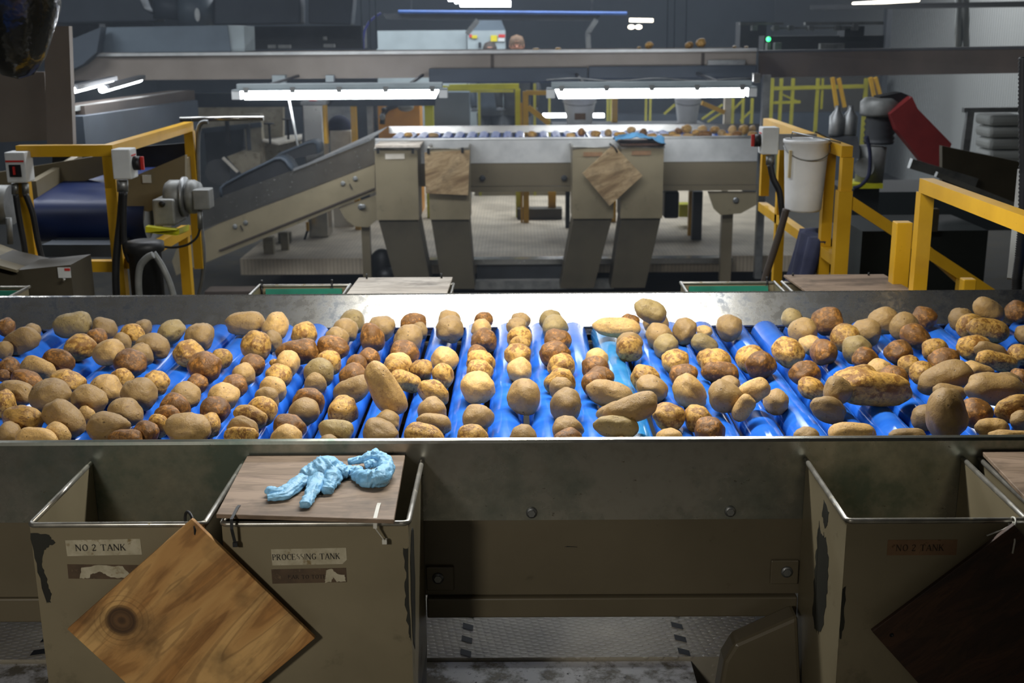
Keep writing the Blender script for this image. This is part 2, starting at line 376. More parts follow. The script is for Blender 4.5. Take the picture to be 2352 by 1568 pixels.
mk = MB(); q = at(1311, 1255, Y=YN+.0035); mk.add([q+Vector(v) for v in ((-.017, 0, -.001), (-.008, 0, .0015), (.016, 0, -.0005), (.017, 0, -.0022), (0, 0, -.001))], [(0, 1, 2, 3, 4)])
part('scratch_mark', mk, M['black'], T1)
for x in (-1.9, 2.3):
    for y in (2.8, 4.05): part('leg', MB().box(x, x+.06, y, y+.06, -.5, .52), M['beige_beam'], T1)
def roller_mat(name, a, b, c):
    t = NT(name); n = t.noise(3.5, 5, .6, t.mapped((1, 3, 1))); n2 = t.noise(60, 4, .6, t.mapped((1, 1, 1)))
    col = t.mix(t.ramp(n, [(.40, 0), (.68, 1)]), a, b); col = t.mix(t.math('MULTIPLY', t.ramp(n2, [(.62, 0), (.74, 1)]), .3), col, c)
    wv = t.n('ShaderNodeTexWave', wave_type='BANDS', bands_direction='Y'); wv.inputs['Scale'].default_value = 30; wv.inputs['Distortion'].default_value = 2; t.l(t.co, wv.inputs[0])
    t.set(col=col, rough=.12, spec=.5); t.bump(wv.outputs[1], .02, .0005); return t.m
M['roller'] = roller_mat('blue_roller', '2369d6', '3a7ee4', '1a4a98')
M['roller_t'] = roller_mat('teal_roller', '2a7cb8', '3f90c8', '1c5a86')
def roller_mb(L, r=RR):
    e = .016; pr = [(.012, -.02), (.012, 0), (r*.74, .0), (r*.9, .004), (r*.975, .010), (r, e+.004), (r*.992, L*.5), (r, L-e), (r*.975, L-.010), (r*.9, L-.004), (r*.74, L), (.012, L), (.012, L+.02)]
    return MB().lathe(pr, (0, 0, 0), 36, 'y')
Y0R, LR = 2.80, 1.345
tmp = part('roller', roller_mb(LR), M['roller'], None)
rmesh = tmp.data; bpy.data.objects.remove(tmp)
rmesh.materials.clear(); rmesh.materials.append(M['roller'])
k0 = int((XL-RX0)/PITCHR)-1
for k in range(k0, int((XR+.45-RX0)/PITCHR)):
    o = bpy.data.objects.new('roller', rmesh); COL.objects.link(o); o.parent = T1
    o.location = Vector((RX0+PITCHR*k, Y0R, ZR-RR))-base(T1)
    if k == 2: o.material_slots[0].link = 'OBJECT'; o.material_slots[0].material = M['roller_t']; o['label'] = 'worn teal-blue roller'
# ================================================================ potatoes
def pot_mesh(i, blunt=False):
    rnd = random.Random(100+i); bm_v = []
    import bmesh
    bm = bmesh.new(); bmesh.ops.create_icosphere(bm, subdivisions=4, radius=1)
    off = Vector((rnd.random()*50, rnd.random()*50, rnd.random()*50))
    bend = rnd.uniform(-.22, .22); taper = rnd.uniform(-.16, .16); lob = i in (3, 8, 13)
    eyes = [Vector((rnd.gauss(0, 1), rnd.gauss(0, 1), rnd.gauss(0, 1))).normalized() for _ in range(6)]
    for v in bm.verts:
        p = v.co.normalized(); q = p.copy()
        f = 1+.13*noise.noise(p*1.1+off)+.06*noise.noise(p*2.4+off*2)+.018*noise.noise(p*6+off)
        for e in eyes:
            d = (p-e).length
            if d < .28: f -= .045*(1-d/.28)**2
        if blunt:
            rr_ = math.sqrt(max(p.y**2+p.z**2, 1e-9)); k_ = (1-abs(p.x)**3.2)**.5/rr_ if rr_ > 1e-3 else 1
            q = Vector((p.x, p.y*min(k_, 1.6), p.z*min(k_, 1.6)))
        q *= f
        s = (1+taper*p.x)
        if lob: s *= 1-.24*math.exp(-((p.x-.1)/.28)**2)
        q = Vector((q.x*(1.04 if abs(p.x) > .5 else 1), q.y*s, q.z*s+bend*(p.x**2-.4)*.6))
        v.co = q
    for ax in range(3):
        lo = min(v.co[ax] for v in bm.verts); hi = max(v.co[ax] for v in bm.verts)
        for v in bm.verts: v.co[ax] = (v.co[ax]-(lo+hi)/2)*(4 if blunt and ax == 0 else 2)/(hi-lo)
    me = bpy.data.meshes.new('potato'); bm.to_mesh(me); bm.free()
    me.polygons.foreach_set('use_smooth', [True]*len(me.polygons)); me.materials.append(PM['T']); me.update()
    return me
PMESH = [pot_mesh(i) for i in range(18)]+[pot_mesh(40+i, True) for i in range(5)]
ORD = 'zeroth first second third fourth fifth sixth seventh eighth ninth tenth eleventh twelfth thirteenth fourteenth fifteenth sixteenth seventeenth eighteenth nineteenth twentieth twenty-first twenty-second twenty-third twenty-fourth twenty-fifth twenty-sixth twenty-seventh twenty-eighth twenty-ninth thirtieth thirty-first thirty-second thirty-third thirty-fourth thirty-fifth thirty-sixth thirty-seventh thirty-eighth thirty-ninth fortieth forty-first forty-second'.split()
TN = {'T': 'dusty tan', 'Y': 'pale yellow', 'G': 'golden mottled', 'B': 'dark russet', 'O': 'olive tan'}
TILES = [(0, 680), (350, 680), (700, 680), (1050, 680), (1320, 680), (1600, 680), (1952, 660)]
POT = """
0 60 310 170 190 0 B;0 315 345 165 150 0 T;0 205 455 390 240 28 T;0 45 545 165 190 0 T;0 100 710 250 200 -15 B;0 35 790 130 120 0 B;0 270 850 310 220 -30 B;0 390 725 360 225 -20 Y
0 580 640 315 225 -15 B;0 675 865 335 270 -15 G;0 515 1015 395 370 0 T;0 160 960 345 245 -22 T;0 60 1080 200 290 0 G;0 225 1230 405 280 -10 G;0 85 1375 240 250 0 T;0 360 1440 410 230 0 Y
0 640 1230 440 300 -50 T;0 570 1370 270 220 -10 Y;0 860 1215 190 230 -20 Y;0 890 1050 355 320 -20 T;0 730 292 370 250 8 O;0 820 488 312 225 3 G;0 1075 565 312 268 8 Y;0 1045 320 250 200 -35 T
0 965 400 205 150 0 B;0 1212 455 200 190 0 T;0 1425 310 170 155 0 T;0 1325 372 245 195 0 G;0 1530 490 335 250 -15 T;0 1415 600 240 260 -20 T;0 1305 670 325 285 -8 B;0 1065 930 320 310 -25 Y
0 1215 790 230 150 -15 G;0 1390 970 350 330 -30 T;0 1555 875 250 265 -25 G;0 1258 1155 345 285 -18 T;0 1095 1305 430 305 5 T;0 1258 1440 335 210 0 B;0 1460 1375 255 260 -10 B;0 1585 1300 215 240 -15 G
1 180 362 285 230 42 O;1 468 400 275 280 -20 T;1 362 560 290 260 15 G;1 520 722 320 345 -15 B;1 690 635 200 220 -20 G;1 925 270 400 235 5 T;1 1232 305 250 290 -15 Y;1 1197 445 195 215 0 T
1 1040 500 300 325 -8 G;1 1525 375 245 240 -20 G;1 1450 565 415 250 8 B;1 1350 685 230 290 -15 Y;1 1260 800 260 250 -10 G;1 1210 652 80 50 0 G;1 1000 682 235 200 -15 B;1 915 785 230 235 -20 Y
1 822 895 250 220 -25 B;1 715 985 300 245 -12 Y;1 447 885 205 215 -20 B;1 335 980 290 250 -20 T;1 228 1070 305 205 -8 B;1 155 1170 290 150 -10 B;1 350 1360 440 370 0 T;1 570 1290 235 245 -30 G
1 622 1135 290 265 -15 B;1 1090 1110 300 225 -15 G;1 1147 1010 250 215 -20 T;1 1205 908 270 205 -20 Y;1 975 1215 335 245 -22 G;1 905 1312 315 220 -10 T;1 890 1400 345 190 0 G
1 1512 1160 320 270 25 T;1 1372 1300 325 225 -12 B;1 1308 1410 310 170 0 Y
2 478 225 250 185 -20 O;2 408 330 250 225 -25 T;2 322 395 235 170 -20 T;2 282 510 318 225 -10 B;2 245 645 255 215 -25 G;2 145 748 300 260 -25 O;2 110 875 222 215 -15 T;2 38 1020 310 210 -15 B
2 765 310 260 240 -20 T;2 675 420 240 310 10 B;2 1087 245 255 150 0 B;2 1145 350 165 180 0 T;2 1035 430 275 300 -20 T;2 1003 545 290 215 -12 B;2 930 640 285 150 -12 Y;2 920 710 240 155 0 G
2 1165 735 225 215 -15 G;2 645 600 220 165 0 B;2 520 655 215 145 0 B;2 488 775 275 215 0 B;2 795 925 600 300 -62 Y;2 1010 850 340 205 -18 G;2 482 940 410 255 25 T;2 393 1150 300 310 -25 G
2 310 1345 345 235 -8 O;2 242 1440 200 110 0 T;2 820 1225 245 185 0 T;2 765 1370 350 280 -15 T;2 1395 620 275 250 18 Y;2 1388 800 205 260 20 G;2 1290 965 335 240 -32 G;2 1278 1112 295 205 -12 T
2 1290 1275 350 210 -8 T;2 1200 1395 405 240 -10 G;2 1448 325 278 250 5 T;2 1450 215 220 160 0 T
3 265 215 185 120 -15 B;3 240 300 200 150 0 Y;3 266 425 255 220 0 B;3 205 540 205 110 0 B;3 238 622 282 170 -8 G;3 228 735 265 190 -8 G;3 205 918 350 320 -25 Y;3 210 1215 320 275 8 T
3 152 1410 310 160 0 G;3 640 232 190 145 0 T;3 592 300 200 170 0 T;3 624 400 245 190 0 G;3 630 470 210 150 0 G;3 600 570 262 195 -10 G;3 622 742 242 262 0 Y;3 663 1005 328 372 0 T
3 660 1375 268 180 0 T;3 935 215 225 165 -8 O;3 985 305 258 240 -8 O;3 1008 408 270 170 0 B;3 980 575 315 250 -8 B;3 1042 680 270 215 -5 G;3 1030 825 305 210 -25 G;3 1032 925 225 235 -15 T
3 1087 1095 310 370 -5 T;3 1112 1302 315 210 -5 T;3 1115 1410 282 140 0 B
3 1398 590 228 140 0 Y;3 1380 680 280 170 -10 B;3 1430 785 265 160 -15 B;3 1370 860 265 210 -25 B
4 415 315 475 200 -3 Y;4 550 215 200 85 0 B;4 750 152 335 225 -22 O;4 815 240 255 190 -15 T;4 845 385 265 215 -20 T;4 545 430 260 140 -15 T;4 550 525 265 265 -10 G;4 912 505 245 250 -25 O
4 1002 640 270 215 -5 G;4 1082 770 270 200 -15 B;4 1142 965 380 310 -50 Y;4 1230 1210 275 225 -20 G;4 1352 1325 302 250 -5 B;4 1095 355 228 280 -8 T;4 1295 352 165 125 -10 Y;4 1300 480 275 180 -30 O
4 1325 595 210 150 -20 G;4 1420 625 300 190 -5 G;4 1455 765 370 230 -12 B;4 1535 320 250 275 -10 T;4 1550 880 220 165 0 T;4 1510 1020 365 310 -35 T;4 345 985 480 270 -15 T;4 345 1150 280 150 30 T
4 560 1130 560 275 20 T;4 410 1310 450 225 -3 O;4 440 1420 170 60 0 T;4 710 790 290 200 -20 G;4 770 920 330 270 -25 T;4 930 1205 320 290 -10 G;4 945 1400 280 160 0 Y
5 545 600 300 235 -20 G;5 640 692 300 285 -25 B;5 568 950 335 225 28 Y;5 465 1120 290 180 60 Y;5 797 1055 248 255 -20 T;5 915 560 320 290 -30 G;5 1088 750 312 210 -10 B;5 952 215 210 190 0 O
5 1065 320 290 215 -8 T;5 1120 478 205 180 -5 Y;5 1298 202 300 195 -5 B;5 1278 562 262 265 0 B;5 1150 925 290 220 -30 G;5 1315 1130 375 260 -25 T;5 1415 955 275 300 -15 T;5 1482 390 290 230 -25 G
5 1600 500 300 210 -20 O;5 1100 1370 260 135 0 T;5 1560 1360 465 210 0 Y;5 1660 760 320 150 -8 G
6 155 400 285 185 -12 T;6 345 283 315 180 -5 T;6 545 360 300 220 -15 T;6 752 300 225 210 -20 B;6 660 490 310 240 -30 B;6 852 600 250 180 0 G;6 940 695 305 175 0 B;6 490 645 270 245 -15 B
6 590 775 215 205 -20 G;6 722 855 240 240 -20 G;6 185 740 320 230 -35 B;6 292 800 270 170 -25 Y;6 425 875 300 190 -25 B;6 235 1000 790 350 -6 G;6 945 905 540 310 18 T;6 1290 845 330 180 -15 Y
6 1110 292 245 175 0 T;6 1205 335 270 150 -10 G;6 1108 385 115 110 0 T;6 1388 230 330 215 -33 T;6 1372 430 425 235 -8 G;6 1225 590 320 240 -12 G;6 1400 640 330 180 -20 T;6 1480 740 440 180 -15 G
6 1675 230 220 200 0 B;6 1740 470 180 185 0 T;6 1700 670 230 210 -10 G;6 1440 1020 580 330 -8 T;6 1560 920 290 150 -10 T;6 1700 900 200 180 0 B;6 1000 1045 340 150 -12 T;6 965 1270 380 540 5 T
6 742 1300 240 265 -10 T;6 1265 1240 310 270 -20 B;6 1640 1215 380 270 20 G;6 1720 1320 240 190 0 T;6 1415 1410 335 200 0 Y;6 1640 1490 500 130 0 Y;6 575 1490 375 160 0 T;6 1720 1060 150 130 0 Y
"""
LIFT = {(2, 795, 925): .045, (4, 560, 1130): .04, (4, 750, 152): .05, (6, 1388, 230): .04, (1, 1210, 652): .035, (6, 965, 1270): .02, (5, 568, 950): .03, (5, 1415, 955): .03, (6, 230, 1010): .012, (6, 1440, 1020): .012, (4, 1510, 1020): .01}
P = []
AX = ZR-RR
for s in POT.replace('\n', ';').split(';'):
    if not s.strip(): continue
    a = s.split(); ti, zx, zy, wd, ht, an = map(int, a[:6]); ox, oy = TILES[ti]
    hr = .97 if wd <= 310 else .86
    if wd <= 325 and ht < hr*wd and abs(an) < 26 and not (ti == 4 and zx == 1295): zy2 = zy+(hr*wd-ht)/2; ht2 = hr*wd
    else: zy2, ht2 = zy, ht
    px, py = ox+zx/4.355, oy+zy2/4.355; lift = LIFT.get((ti, zx, zy), 0)
    d = dict(px=px, py=py, ang=R(an), tone=a[6], lift=lift, key=(ti, zx, zy))
    z = .91
    for _ in range(4):
        c = at(px, py, z=z); pm = ppm(c); ra, rb = 1.03*wd/4.355/2/pm, 1.04*ht2/4.355/2/pm
        r = (min(ra, .055)+min(rb, .055))/2
        dx = abs((c.x-RX0+PITCHR/2) % PITCHR-PITCHR/2)
        z = AX+math.sqrt(max((RR+r*.97)**2-dx**2, .0004))+lift
    if c.y > 4.09 : z += .0
    d.update(c=c, ra=ra, rb=rb, ry=(min(ra, rb)*1.3 if wd/ht < 1.35 else rb*1.05))
    d['ry'] = min(d['ry'], .06)
    P.append(d)
def srad(d, u):
    x = u.x*math.cos(d['ang'])+u.z*math.sin(d['ang']); zz = -u.x*math.sin(d['ang'])+u.z*math.cos(d['ang'])
    return 1/math.sqrt((x/d['ra'])**2+(u.y/d['ry'])**2+(zz/d['rz'])**2)
def setrz(d):
    al = PITCH+math.atan((d['py']-784)/F); s2, c2 = math.sin(al)**2, math.cos(al)**2
    d['rz'] = math.sqrt(max((d['rb']**2-(d['ry']**2)*s2)/c2, (.72*d['rb'])**2))
for it in range(14):
    for d in P: setrz(d)
    for i, d in enumerate(P):
        for e in P[i+1:]:
            v = e['c']-d['c']; L = v.length
            if L > .2 or L < 1e-4: continue
            u = v/L; sm = srad(d, u)+srad(e, u)
            if sm > L*1.01:
                if abs(u.y) > .45:
                    for q in (d, e): q['ry'] = max(q['ry']*.94, min(q['ra'], q['rb'])*.62)
                if it > 4:              # still touching: slide the two apart along the line of sight
                    sh = min((sm-L)*.25, .006); f, n = (d, e) if d['py'] < e['py'] else (e, d)
                    for q, sg in ((f, 1), (n, -1)):
                        ray = (q['c']-Vector((0, 0, CAMZ))).normalized()
                        q['c'] = q['c']+ray*sh*sg; k = 1+sg*sh/3.6
                        q['ra'] *= k; q['rb'] *= k
for d in P:                                    # nothing pokes through the far guard
    if d['c'].y+d['ry'] > YF-.015+max(0, (d['c'].z-.86))*1.3: 
        ov = d['c'].y+d['ry']-(YF-.015+max(0, (d['c'].z-.86))*1.3)
        ray = (d['c']-Vector((0, 0, CAMZ))).normalized(); d['c'] -= ray*min(ov, .08); d['ra'] *= 1-min(ov, .08)/4.2; d['rb'] *= 1-min(ov, .08)/4.2
    if d['c'].y-d['ry'] < YN+.03: d['c'].y = YN+.03+d['ry']
    setrz(d)
rows = {}
for d in P: d['g'] = math.floor((d['c'].x-RX0)/PITCHR); rows.setdefault(d['g'], []).append(d)
gm = min(rows)
def put_potato(d, label, group, name='potato'):
    rnd = random.Random(hash(d['key']) & 0xffff)
    i = rnd.randrange(18)
    if d['ra']/d['rb'] < 1.5 and i in (3, 8, 13): i += 1
    bl = 1
    if d['ra']/d['rb'] > 1.45: i = 18+rnd.randrange(5); bl = 2
    o = bpy.data.objects.new(name, PMESH[i]); COL.objects.link(o)
    fl = Matrix.Diagonal((rnd.choice((-1, 1)), rnd.choice((-1, 1)), 1, 1))
    if fl[0][0]*fl[1][1] < 0: fl[2][2] = -1
    o.matrix_world = Matrix.Translation(d['c']) @ Matrix.Rotation(-d['ang'], 4, 'Y') @ Matrix.Diagonal((d['ra']/bl, d['ry'], d['rz'], 1)) @ fl
    o.material_slots[0].link = 'OBJECT'; o.material_slots[0].material = PM[d['tone']]
    o['label'] = label; o['category'] = 'potato'; o['group'] = group; return o
for g in sorted(rows):
    for j, d in enumerate(sorted(rows[g], key=lambda q: q['c'].y)):
        sz = 'small ' if d['ra']+d['rb'] < .072 else 'large ' if d['ra']+d['rb'] > .105 else ''
        shp = 'long ' if max(d['ra']/d['rb'], d['rb']/d['ra']) > 1.5 else ''
        put_potato(d, f"{sz or shp}{TN[d['tone']]} potato, {ORD[j+1]} from front rail in {ORD[g-gm+1]} groove from left", 'potatoes on the near grading table')
# ================================================================ holding tanks of the near table
GL = {'N': [(0, 0, 0, 7, .5), (0, 7, 5, 0, 1), (5, 0, 5, 7, .5), (-.8, 0, .8, 0, .3), (-1, 7, .4, 7, .3), (4.2, 7, 5.8, 7, .3)], 'O': 'O', '2': [(0, 5.4, .6, 6.6, .7), (.6, 6.6, 2, 7, .5), (2, 7, 3.4, 6.2, .8), (3.4, 6.2, 3.4, 4.8, 1), (3.4, 4.8, 0, 0.3, .6), (0, .2, 3.6, .2, .9), (3.6, .2, 3.9, 1.4, .4)],
 'T': [(3, 0, 3, 7, 1), (0, 6.8, 6, 6.8, .4), (0, 6.8, 0, 5.4, .3), (6, 6.8, 6, 5.4, .3), (1.9, 0, 4.1, 0, .3)], 'A': [(0, 0, 2.8, 7, .5), (2.8, 7, 5.4, 0, 1), (1, 2.4, 4.4, 2.4, .4), (-.8, 0, .9, 0, .3), (4.5, 0, 6.3, 0, .3)],
 'K': [(0.3, 0, .3, 7, 1), (.5, 3, 4.4, 7, .45), (1.8, 4.2, 4.8, 0, 1), (-.7, 0, 1.3, 0, .3), (-.7, 7, 1.3, 7, .3), (3.6, 7, 5.2, 7, .3), (4, 0, 5.8, 0, .3)], 'P': [(.3, 0, .3, 7, 1), (.3, 6.9, 2.6, 6.9, .4), (2.6, 6.9, 3.7, 6.2, .7), (3.7, 6.2, 3.7, 4.4, 1), (3.7, 4.4, 2.6, 3.6, .6), (2.6, 3.6, .3, 3.6, .4), (-.7, 0, 1.4, 0, .3), (-.7, 7, .4, 7, .3)],
 'R': [(.3, 0, .3, 7, 1), (.3, 6.9, 2.6, 6.9, .4), (2.6, 6.9, 3.7, 6.2, .7), (3.7, 6.2, 3.7, 4.6, 1), (3.7, 4.6, 2.6, 3.7, .6), (2.6, 3.7, .3, 3.7, .4), (2, 3.6, 4.8, 0, 1), (-.7, 0, 1.4, 0, .3), (4.2, 0, 5.8, 0, .3), (-.7, 7, .4, 7, .3)],
 'C': [(5, 5.6, 3.8, 6.8, .5), (3.8, 6.8, 2, 6.8, .5), (2, 6.8, .5, 5.4, .8), (.5, 5.4, .3, 3, 1), (.3, 3, 1, 1, .9), (1, 1, 2.6, .1, .6), (2.6, .1, 4.2, .4, .5), (4.2, .4, 5.2, 1.6, .4), (5, 7, 5, 5.2, .3)],
 'E': [(.3, 0, .3, 7, 1), (-.7, 0, 4.6, 0, .35), (-.7, 7, 4.3, 7, .35), (.3, 3.6, 3, 3.6, .35), (4.3, 7, 4.3, 5.5, .3), (4.6, 0, 4.8, 1.7, .3), (3, 4.4, 3, 2.8, .3)],
 'S': [(3.6, 6.9, 3.6, 5.2, .3), (3.5, 5.8, 2.4, 6.9, .4), (2.4, 6.9, .9, 6.6, .6), (.9, 6.6, .4, 5.3, .8), (.4, 5.3, 1.4, 4.1, .9), (1.4, 4.1, 3.2, 3, 1), (3.2, 3, 3.8, 1.7, .9), (3.8, 1.7, 3, .3, .6), (3, .3, 1.4, .1, .5), (1.4, .1, .3, 1.6, .4), (.2, 0, .2, 2, .3)],
 'I': [(.6, 0, .6, 7, 1), (-.4, 0, 1.6, 0, .3), (-.4, 7, 1.6, 7, .3)], 'G': [(5, 5.6, 3.8, 6.8, .5), (3.8, 6.8, 2, 6.8, .5), (2, 6.8, .5, 5.4, .8), (.5, 5.4, .3, 3, 1), (.3, 3, 1, 1, .9), (1, 1, 2.6, .1, .6), (2.6, .1, 4.8, .6, .5), (4.8, .6, 4.8, 3, 1), (3.7, 3, 5.8, 3, .3), (5, 7, 5, 5.2, .3)]}
WID = {'N': 6, 'O': 6, '2': 4.4, 'T': 6.2, 'A': 6.2, 'K': 5.6, 'P': 4.6, 'R': 5.6, 'C': 5.6, 'E': 5, 'S': 4.2, 'I': 1.6, 'G': 6, ' ': 2.4}
def lettering(text, org, width, height=None, tilt=0, faint=()):
    """serif capitals, thin raised strokes on the plane facing -Y"""
    tot = sum(WID[c]+1.3 for c in text)-1.3; u = width/tot; hv = (height/7) if height else u; mb = MB(); x = 0
    def st(x0, z0, x1, z1, wd):
        a, b = Vector((x0*u, 0, z0*hv)), Vector((x1*u, 0, z1*hv)); dd = (b-a).normalized(); nn = Vector((-dd.z, 0, dd.x))*wd*u*.68
        rt = Matrix.Rotation(-tilt, 3, 'Y')
        mb.add([Vector(org)+rt @ p for p in (a-nn, b-nn, b+nn, a+nn)], [(0, 1, 2, 3)])
    for i, c in enumerate(text):
        if c == ' ': x += WID[c]+1.3; continue
        g = GL[c]
        if g == 'O':
            g = []; n = 14
            for k in range(n):
                t0, t1 = 2*math.pi*k/n, 2*math.pi*(k+1)/n
                g.append((2.9+2.6*math.cos(t0), 3.5+3.5*math.sin(t0), 2.9+2.6*math.cos(t1), 3.5+3.5*math.sin(t1), .4+.6*abs(math.cos(t0))))
        for q in g:
            if i in faint and q[4] < .6: continue
            st(x+q[0], q[1], x+q[2], q[3], q[4]*(.6 if i in faint else 1))
        x += WID[c]+1.3
    return mb
M['ink'] = paint('faded_ink', '2b2925', '3c3832', 60, .7)
M['inkf'] = paint('ghost_ink', '2e251b', '3a2f22', 40, .7)
M['sticker'] = paint('aged_label', 'bdb59d', 'a39a80', 40, .6, 0, dirt='857452', dscale=50, damt=(.58, .7))
M['sticker_b'] = paint('brown_label', '7c5f45', '8a6a4c', 30, .6, 0, dirt='5c4634', dscale=60)
M['glue'] = paint('glue_residue', '5c4a37', '4a3b2c', 30, .7, 0, dirt='75634c', dscale=60)
M['chip'] = paint('bare_chipped_metal', '26261f', '1d1d18', 10, .6)
def ragged(c, pts, seed=1, amp=.002, y=0):
    rnd = random.Random(seed); out = []
    for i, a in enumerate(pts):
        b = pts[(i+1) % len(pts)]; n = 5
        for k in range(n):
            t = k/n; out.append((c[0]+a[0]+(b[0]-a[0])*t+rnd.uniform(-amp, amp), c[1]+y, c[2]+a[1]+(b[1]-a[1])*t+rnd.uniform(-amp, amp)))
    return out
ZT = .88
YT = 2.346
def tank(label, x0, x1, zbot=.36, y0=YT, y1=YN-.002, zt=ZT, skew=0, mats=('beige', 'beige_dk'), r=.0062, group=None):
    t = thing('holding_tank', label, 'tank', ((x0+x1)/2, (y0+y1)/2, zbot), group)
    i = .005; b = MB(); zt2 = zt-.004
    for (a0, a1, c0, c1) in ((x0, x1, y0, y0+i), (x0, x0+i, y0+i, y1), (x1-i, x1, y0+i, y1)): b.box(a0, a1, c0, c1, zbot, zt2)
    b.box(x0+i, x1-i, y1-i, y1, zbot, zt-.19 if y1 > y0 else zt2)
    part('body', b, M[mats[0]], t)
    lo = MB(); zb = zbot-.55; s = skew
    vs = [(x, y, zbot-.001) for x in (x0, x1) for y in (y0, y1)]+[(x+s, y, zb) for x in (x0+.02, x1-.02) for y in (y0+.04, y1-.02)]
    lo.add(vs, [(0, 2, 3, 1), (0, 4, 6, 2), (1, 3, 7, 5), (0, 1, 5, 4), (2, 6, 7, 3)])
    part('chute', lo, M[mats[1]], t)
    e = .012; pts = [(x0, y1+.001, zt), (x0, y0+e, zt)]
    for k in range(5):
        a = math.pi*.5*k/4; pts.append((x0+e-e*math.cos(a)-0, y0+e-e*math.sin(a), zt))
    for k in range(5):
        a = math.pi*.5*k/4; pts.append((x1-e+e*math.sin(a), y0+e-e*math.cos(a), zt))
    pts.append((x1, y1+.001, zt))
    part('rim_pipe', MB().tube(pts, r, 12), M['pipe'], t, label='bare steel pipe rim')
    return t
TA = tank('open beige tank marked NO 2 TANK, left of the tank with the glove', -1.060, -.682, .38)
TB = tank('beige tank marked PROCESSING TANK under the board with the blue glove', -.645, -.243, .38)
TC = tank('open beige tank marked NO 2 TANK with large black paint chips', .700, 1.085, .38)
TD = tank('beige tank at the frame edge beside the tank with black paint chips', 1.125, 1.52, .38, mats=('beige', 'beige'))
def plate(c, wd, ht, ang=0, cut=0): # thin rectangular label facing the camera side
    rt = Matrix.Rotation(-ang, 3, 'Y'); c = Vector(c)
    mb = MB(); p = [(-wd/2, 0, -ht/2), (wd/2-cut, 0, -ht/2), (wd/2, 0, -ht/2+cut), (wd/2, 0, ht/2), (-wd/2, 0, ht/2)] if cut else [(-wd/2, 0, -ht/2), (wd/2, 0, -ht/2), (wd/2, 0, ht/2), (-wd/2, 0, ht/2)]
    mb.prism([c+rt @ Vector(q) for q in p], (0, .0006, 0)); return mb
yq = YT-.0008
c = at(238, 1257, Y=yq); l = part('label_plate', plate(c, .163, .037, R(1)), M['sticker'], TA, label='white paper label reading NO 2 TANK')
part('lettering', lettering('NO 2 TANK', c+Vector((-.060, -.0006, -.0075)), .108, .0145, R(.5), ()), M['ink'], l)
c = at(240, 1313, Y=yq); l = part('label_plate', plate(c, .160, .034, R(-1)), M['glue'], TA, label='brown glue patch of a torn label')
part('torn_paper', MB().prism(ragged(c, [(-.055, -.015), (-.035, -.014), (-.03, -.004), (-.01, 0), (0, -.004), (.012, -.014), (.05, -.015), (.055, -.004), (.04, .012), (0, .017), (-.05, .010)], 3, .0015, -.0004), (0, .0003, 0)), M['sticker'], l)
def chip(c, pts, seed, parent, amp=.0022, axis='y'):
    q = ragged((0, 0, 0), pts, seed, amp); c = Vector(c)
    if axis == 'y': mb = MB().prism([c+Vector((p[0], 0, p[2])) for p in q], (0, .0004, 0))
    else: mb = MB().prism([c+Vector((0, p[0], p[2])) for p in q], (.0004, 0, 0))
    return part('paint_chip', mb, M['chip'], parent)
c = at(75, 1235, Y=yq); chip(c, [(-.004, .010), (.035, .008), (.047, -.010), (.030, -.024), (.018, -.035), (.014, -.07), (.02, -.10), (.026, -.13), (.022, -.155), (.014, -.155), (.0, -.06)], 5, TA)
c = at(710, 1278, Y=yq); l = part('label_plate', plate(c, .163, .038, R(1), .01), M['sticker'], TB, label='white paper label reading PROCESSING TANK')
part('lettering', lettering('PROCESSING TANK', c+Vector((-.079, -.0006, -.0075)), .146, .0135, R(.8), (5, 6, 7)), M['ink'], l)
c = at(710, 1322, Y=yq); l = part('label_plate', plate(c, .163, .034, R(1)), M['glue'], TB, label='dark brown ghost of an old label')
part('lettering', lettering('EAR TO TOTE', c+Vector((-.045, -.0006, -.007)), .082, .009, R(.5), ()), M['inkf'], l)
part('torn_paper', MB().prism(ragged(c, [(.034, -.016), (.048, -.014), (.052, -.004), (.060, -.014), (.079, -.014), (.078, .002), (.062, .004), (.05, .017), (.038, .012), (.036, -.002)], 4, .0012, -.0004), (0, .0003, 0)), M['sticker'], l)
chip((-.243+.0006, 2.40, .80), [(-.03, 0), (.01, .04), (.05, .02), (.055, -.1), (.03, -.2), (.0, -.25), (-.04, -.2), (-.045, -.1)], 7, TB, .004, 'x')
chip((-.262, yq, .79), [(.008, .03), (.018, .035), (.018, -.19), (.012, -.17), (.006, -.09), (.010, -.04)], 8, TB, .003)
c = at(2118, 1257, Y=yq); l = part('label_plate', plate(c, .15, .036, R(0)), M['sticker_b'], TC, label='browned paper label reading NO 2 TANK')
part('lettering', lettering('NO 2 TANK', c+Vector((-.055, -.0006, -.0075)), .102, .0145, 0, ()), M['inkf'], l)
part('side_sheet', MB().add([(.6996, y, z) for y, z in ((YT, ZT-.01), (YN-.01, ZT-.01), (YN-.01, .30), (YT, .30))], [(0, 1, 2, 3)]), M['beige'], TC)
for q in ([(-.055, 0), (-.02, .03), (.0, .035), (.02, .02), (.045, .05), (.05, -.02), (.055, -.10), (.05, -.2), (.02, -.225), (-.01, -.215), (-.05, -.17), (-.062, -.08)],):
    chip((.6990, 2.52, .74), q, 11, TC, .006, 'x')
chip((.6990, 2.515, .84), [(-.03, 0), (.02, .01), (.03, -.025), (.0, -.05), (-.02, -.035)], 12, TC, .004, 'x')
chip((.703, yq, .72), [(-.002, .0), (.004, .01), (.006, -.08), (.002, -.12), (-.002, -.12)], 13, TC, .002)
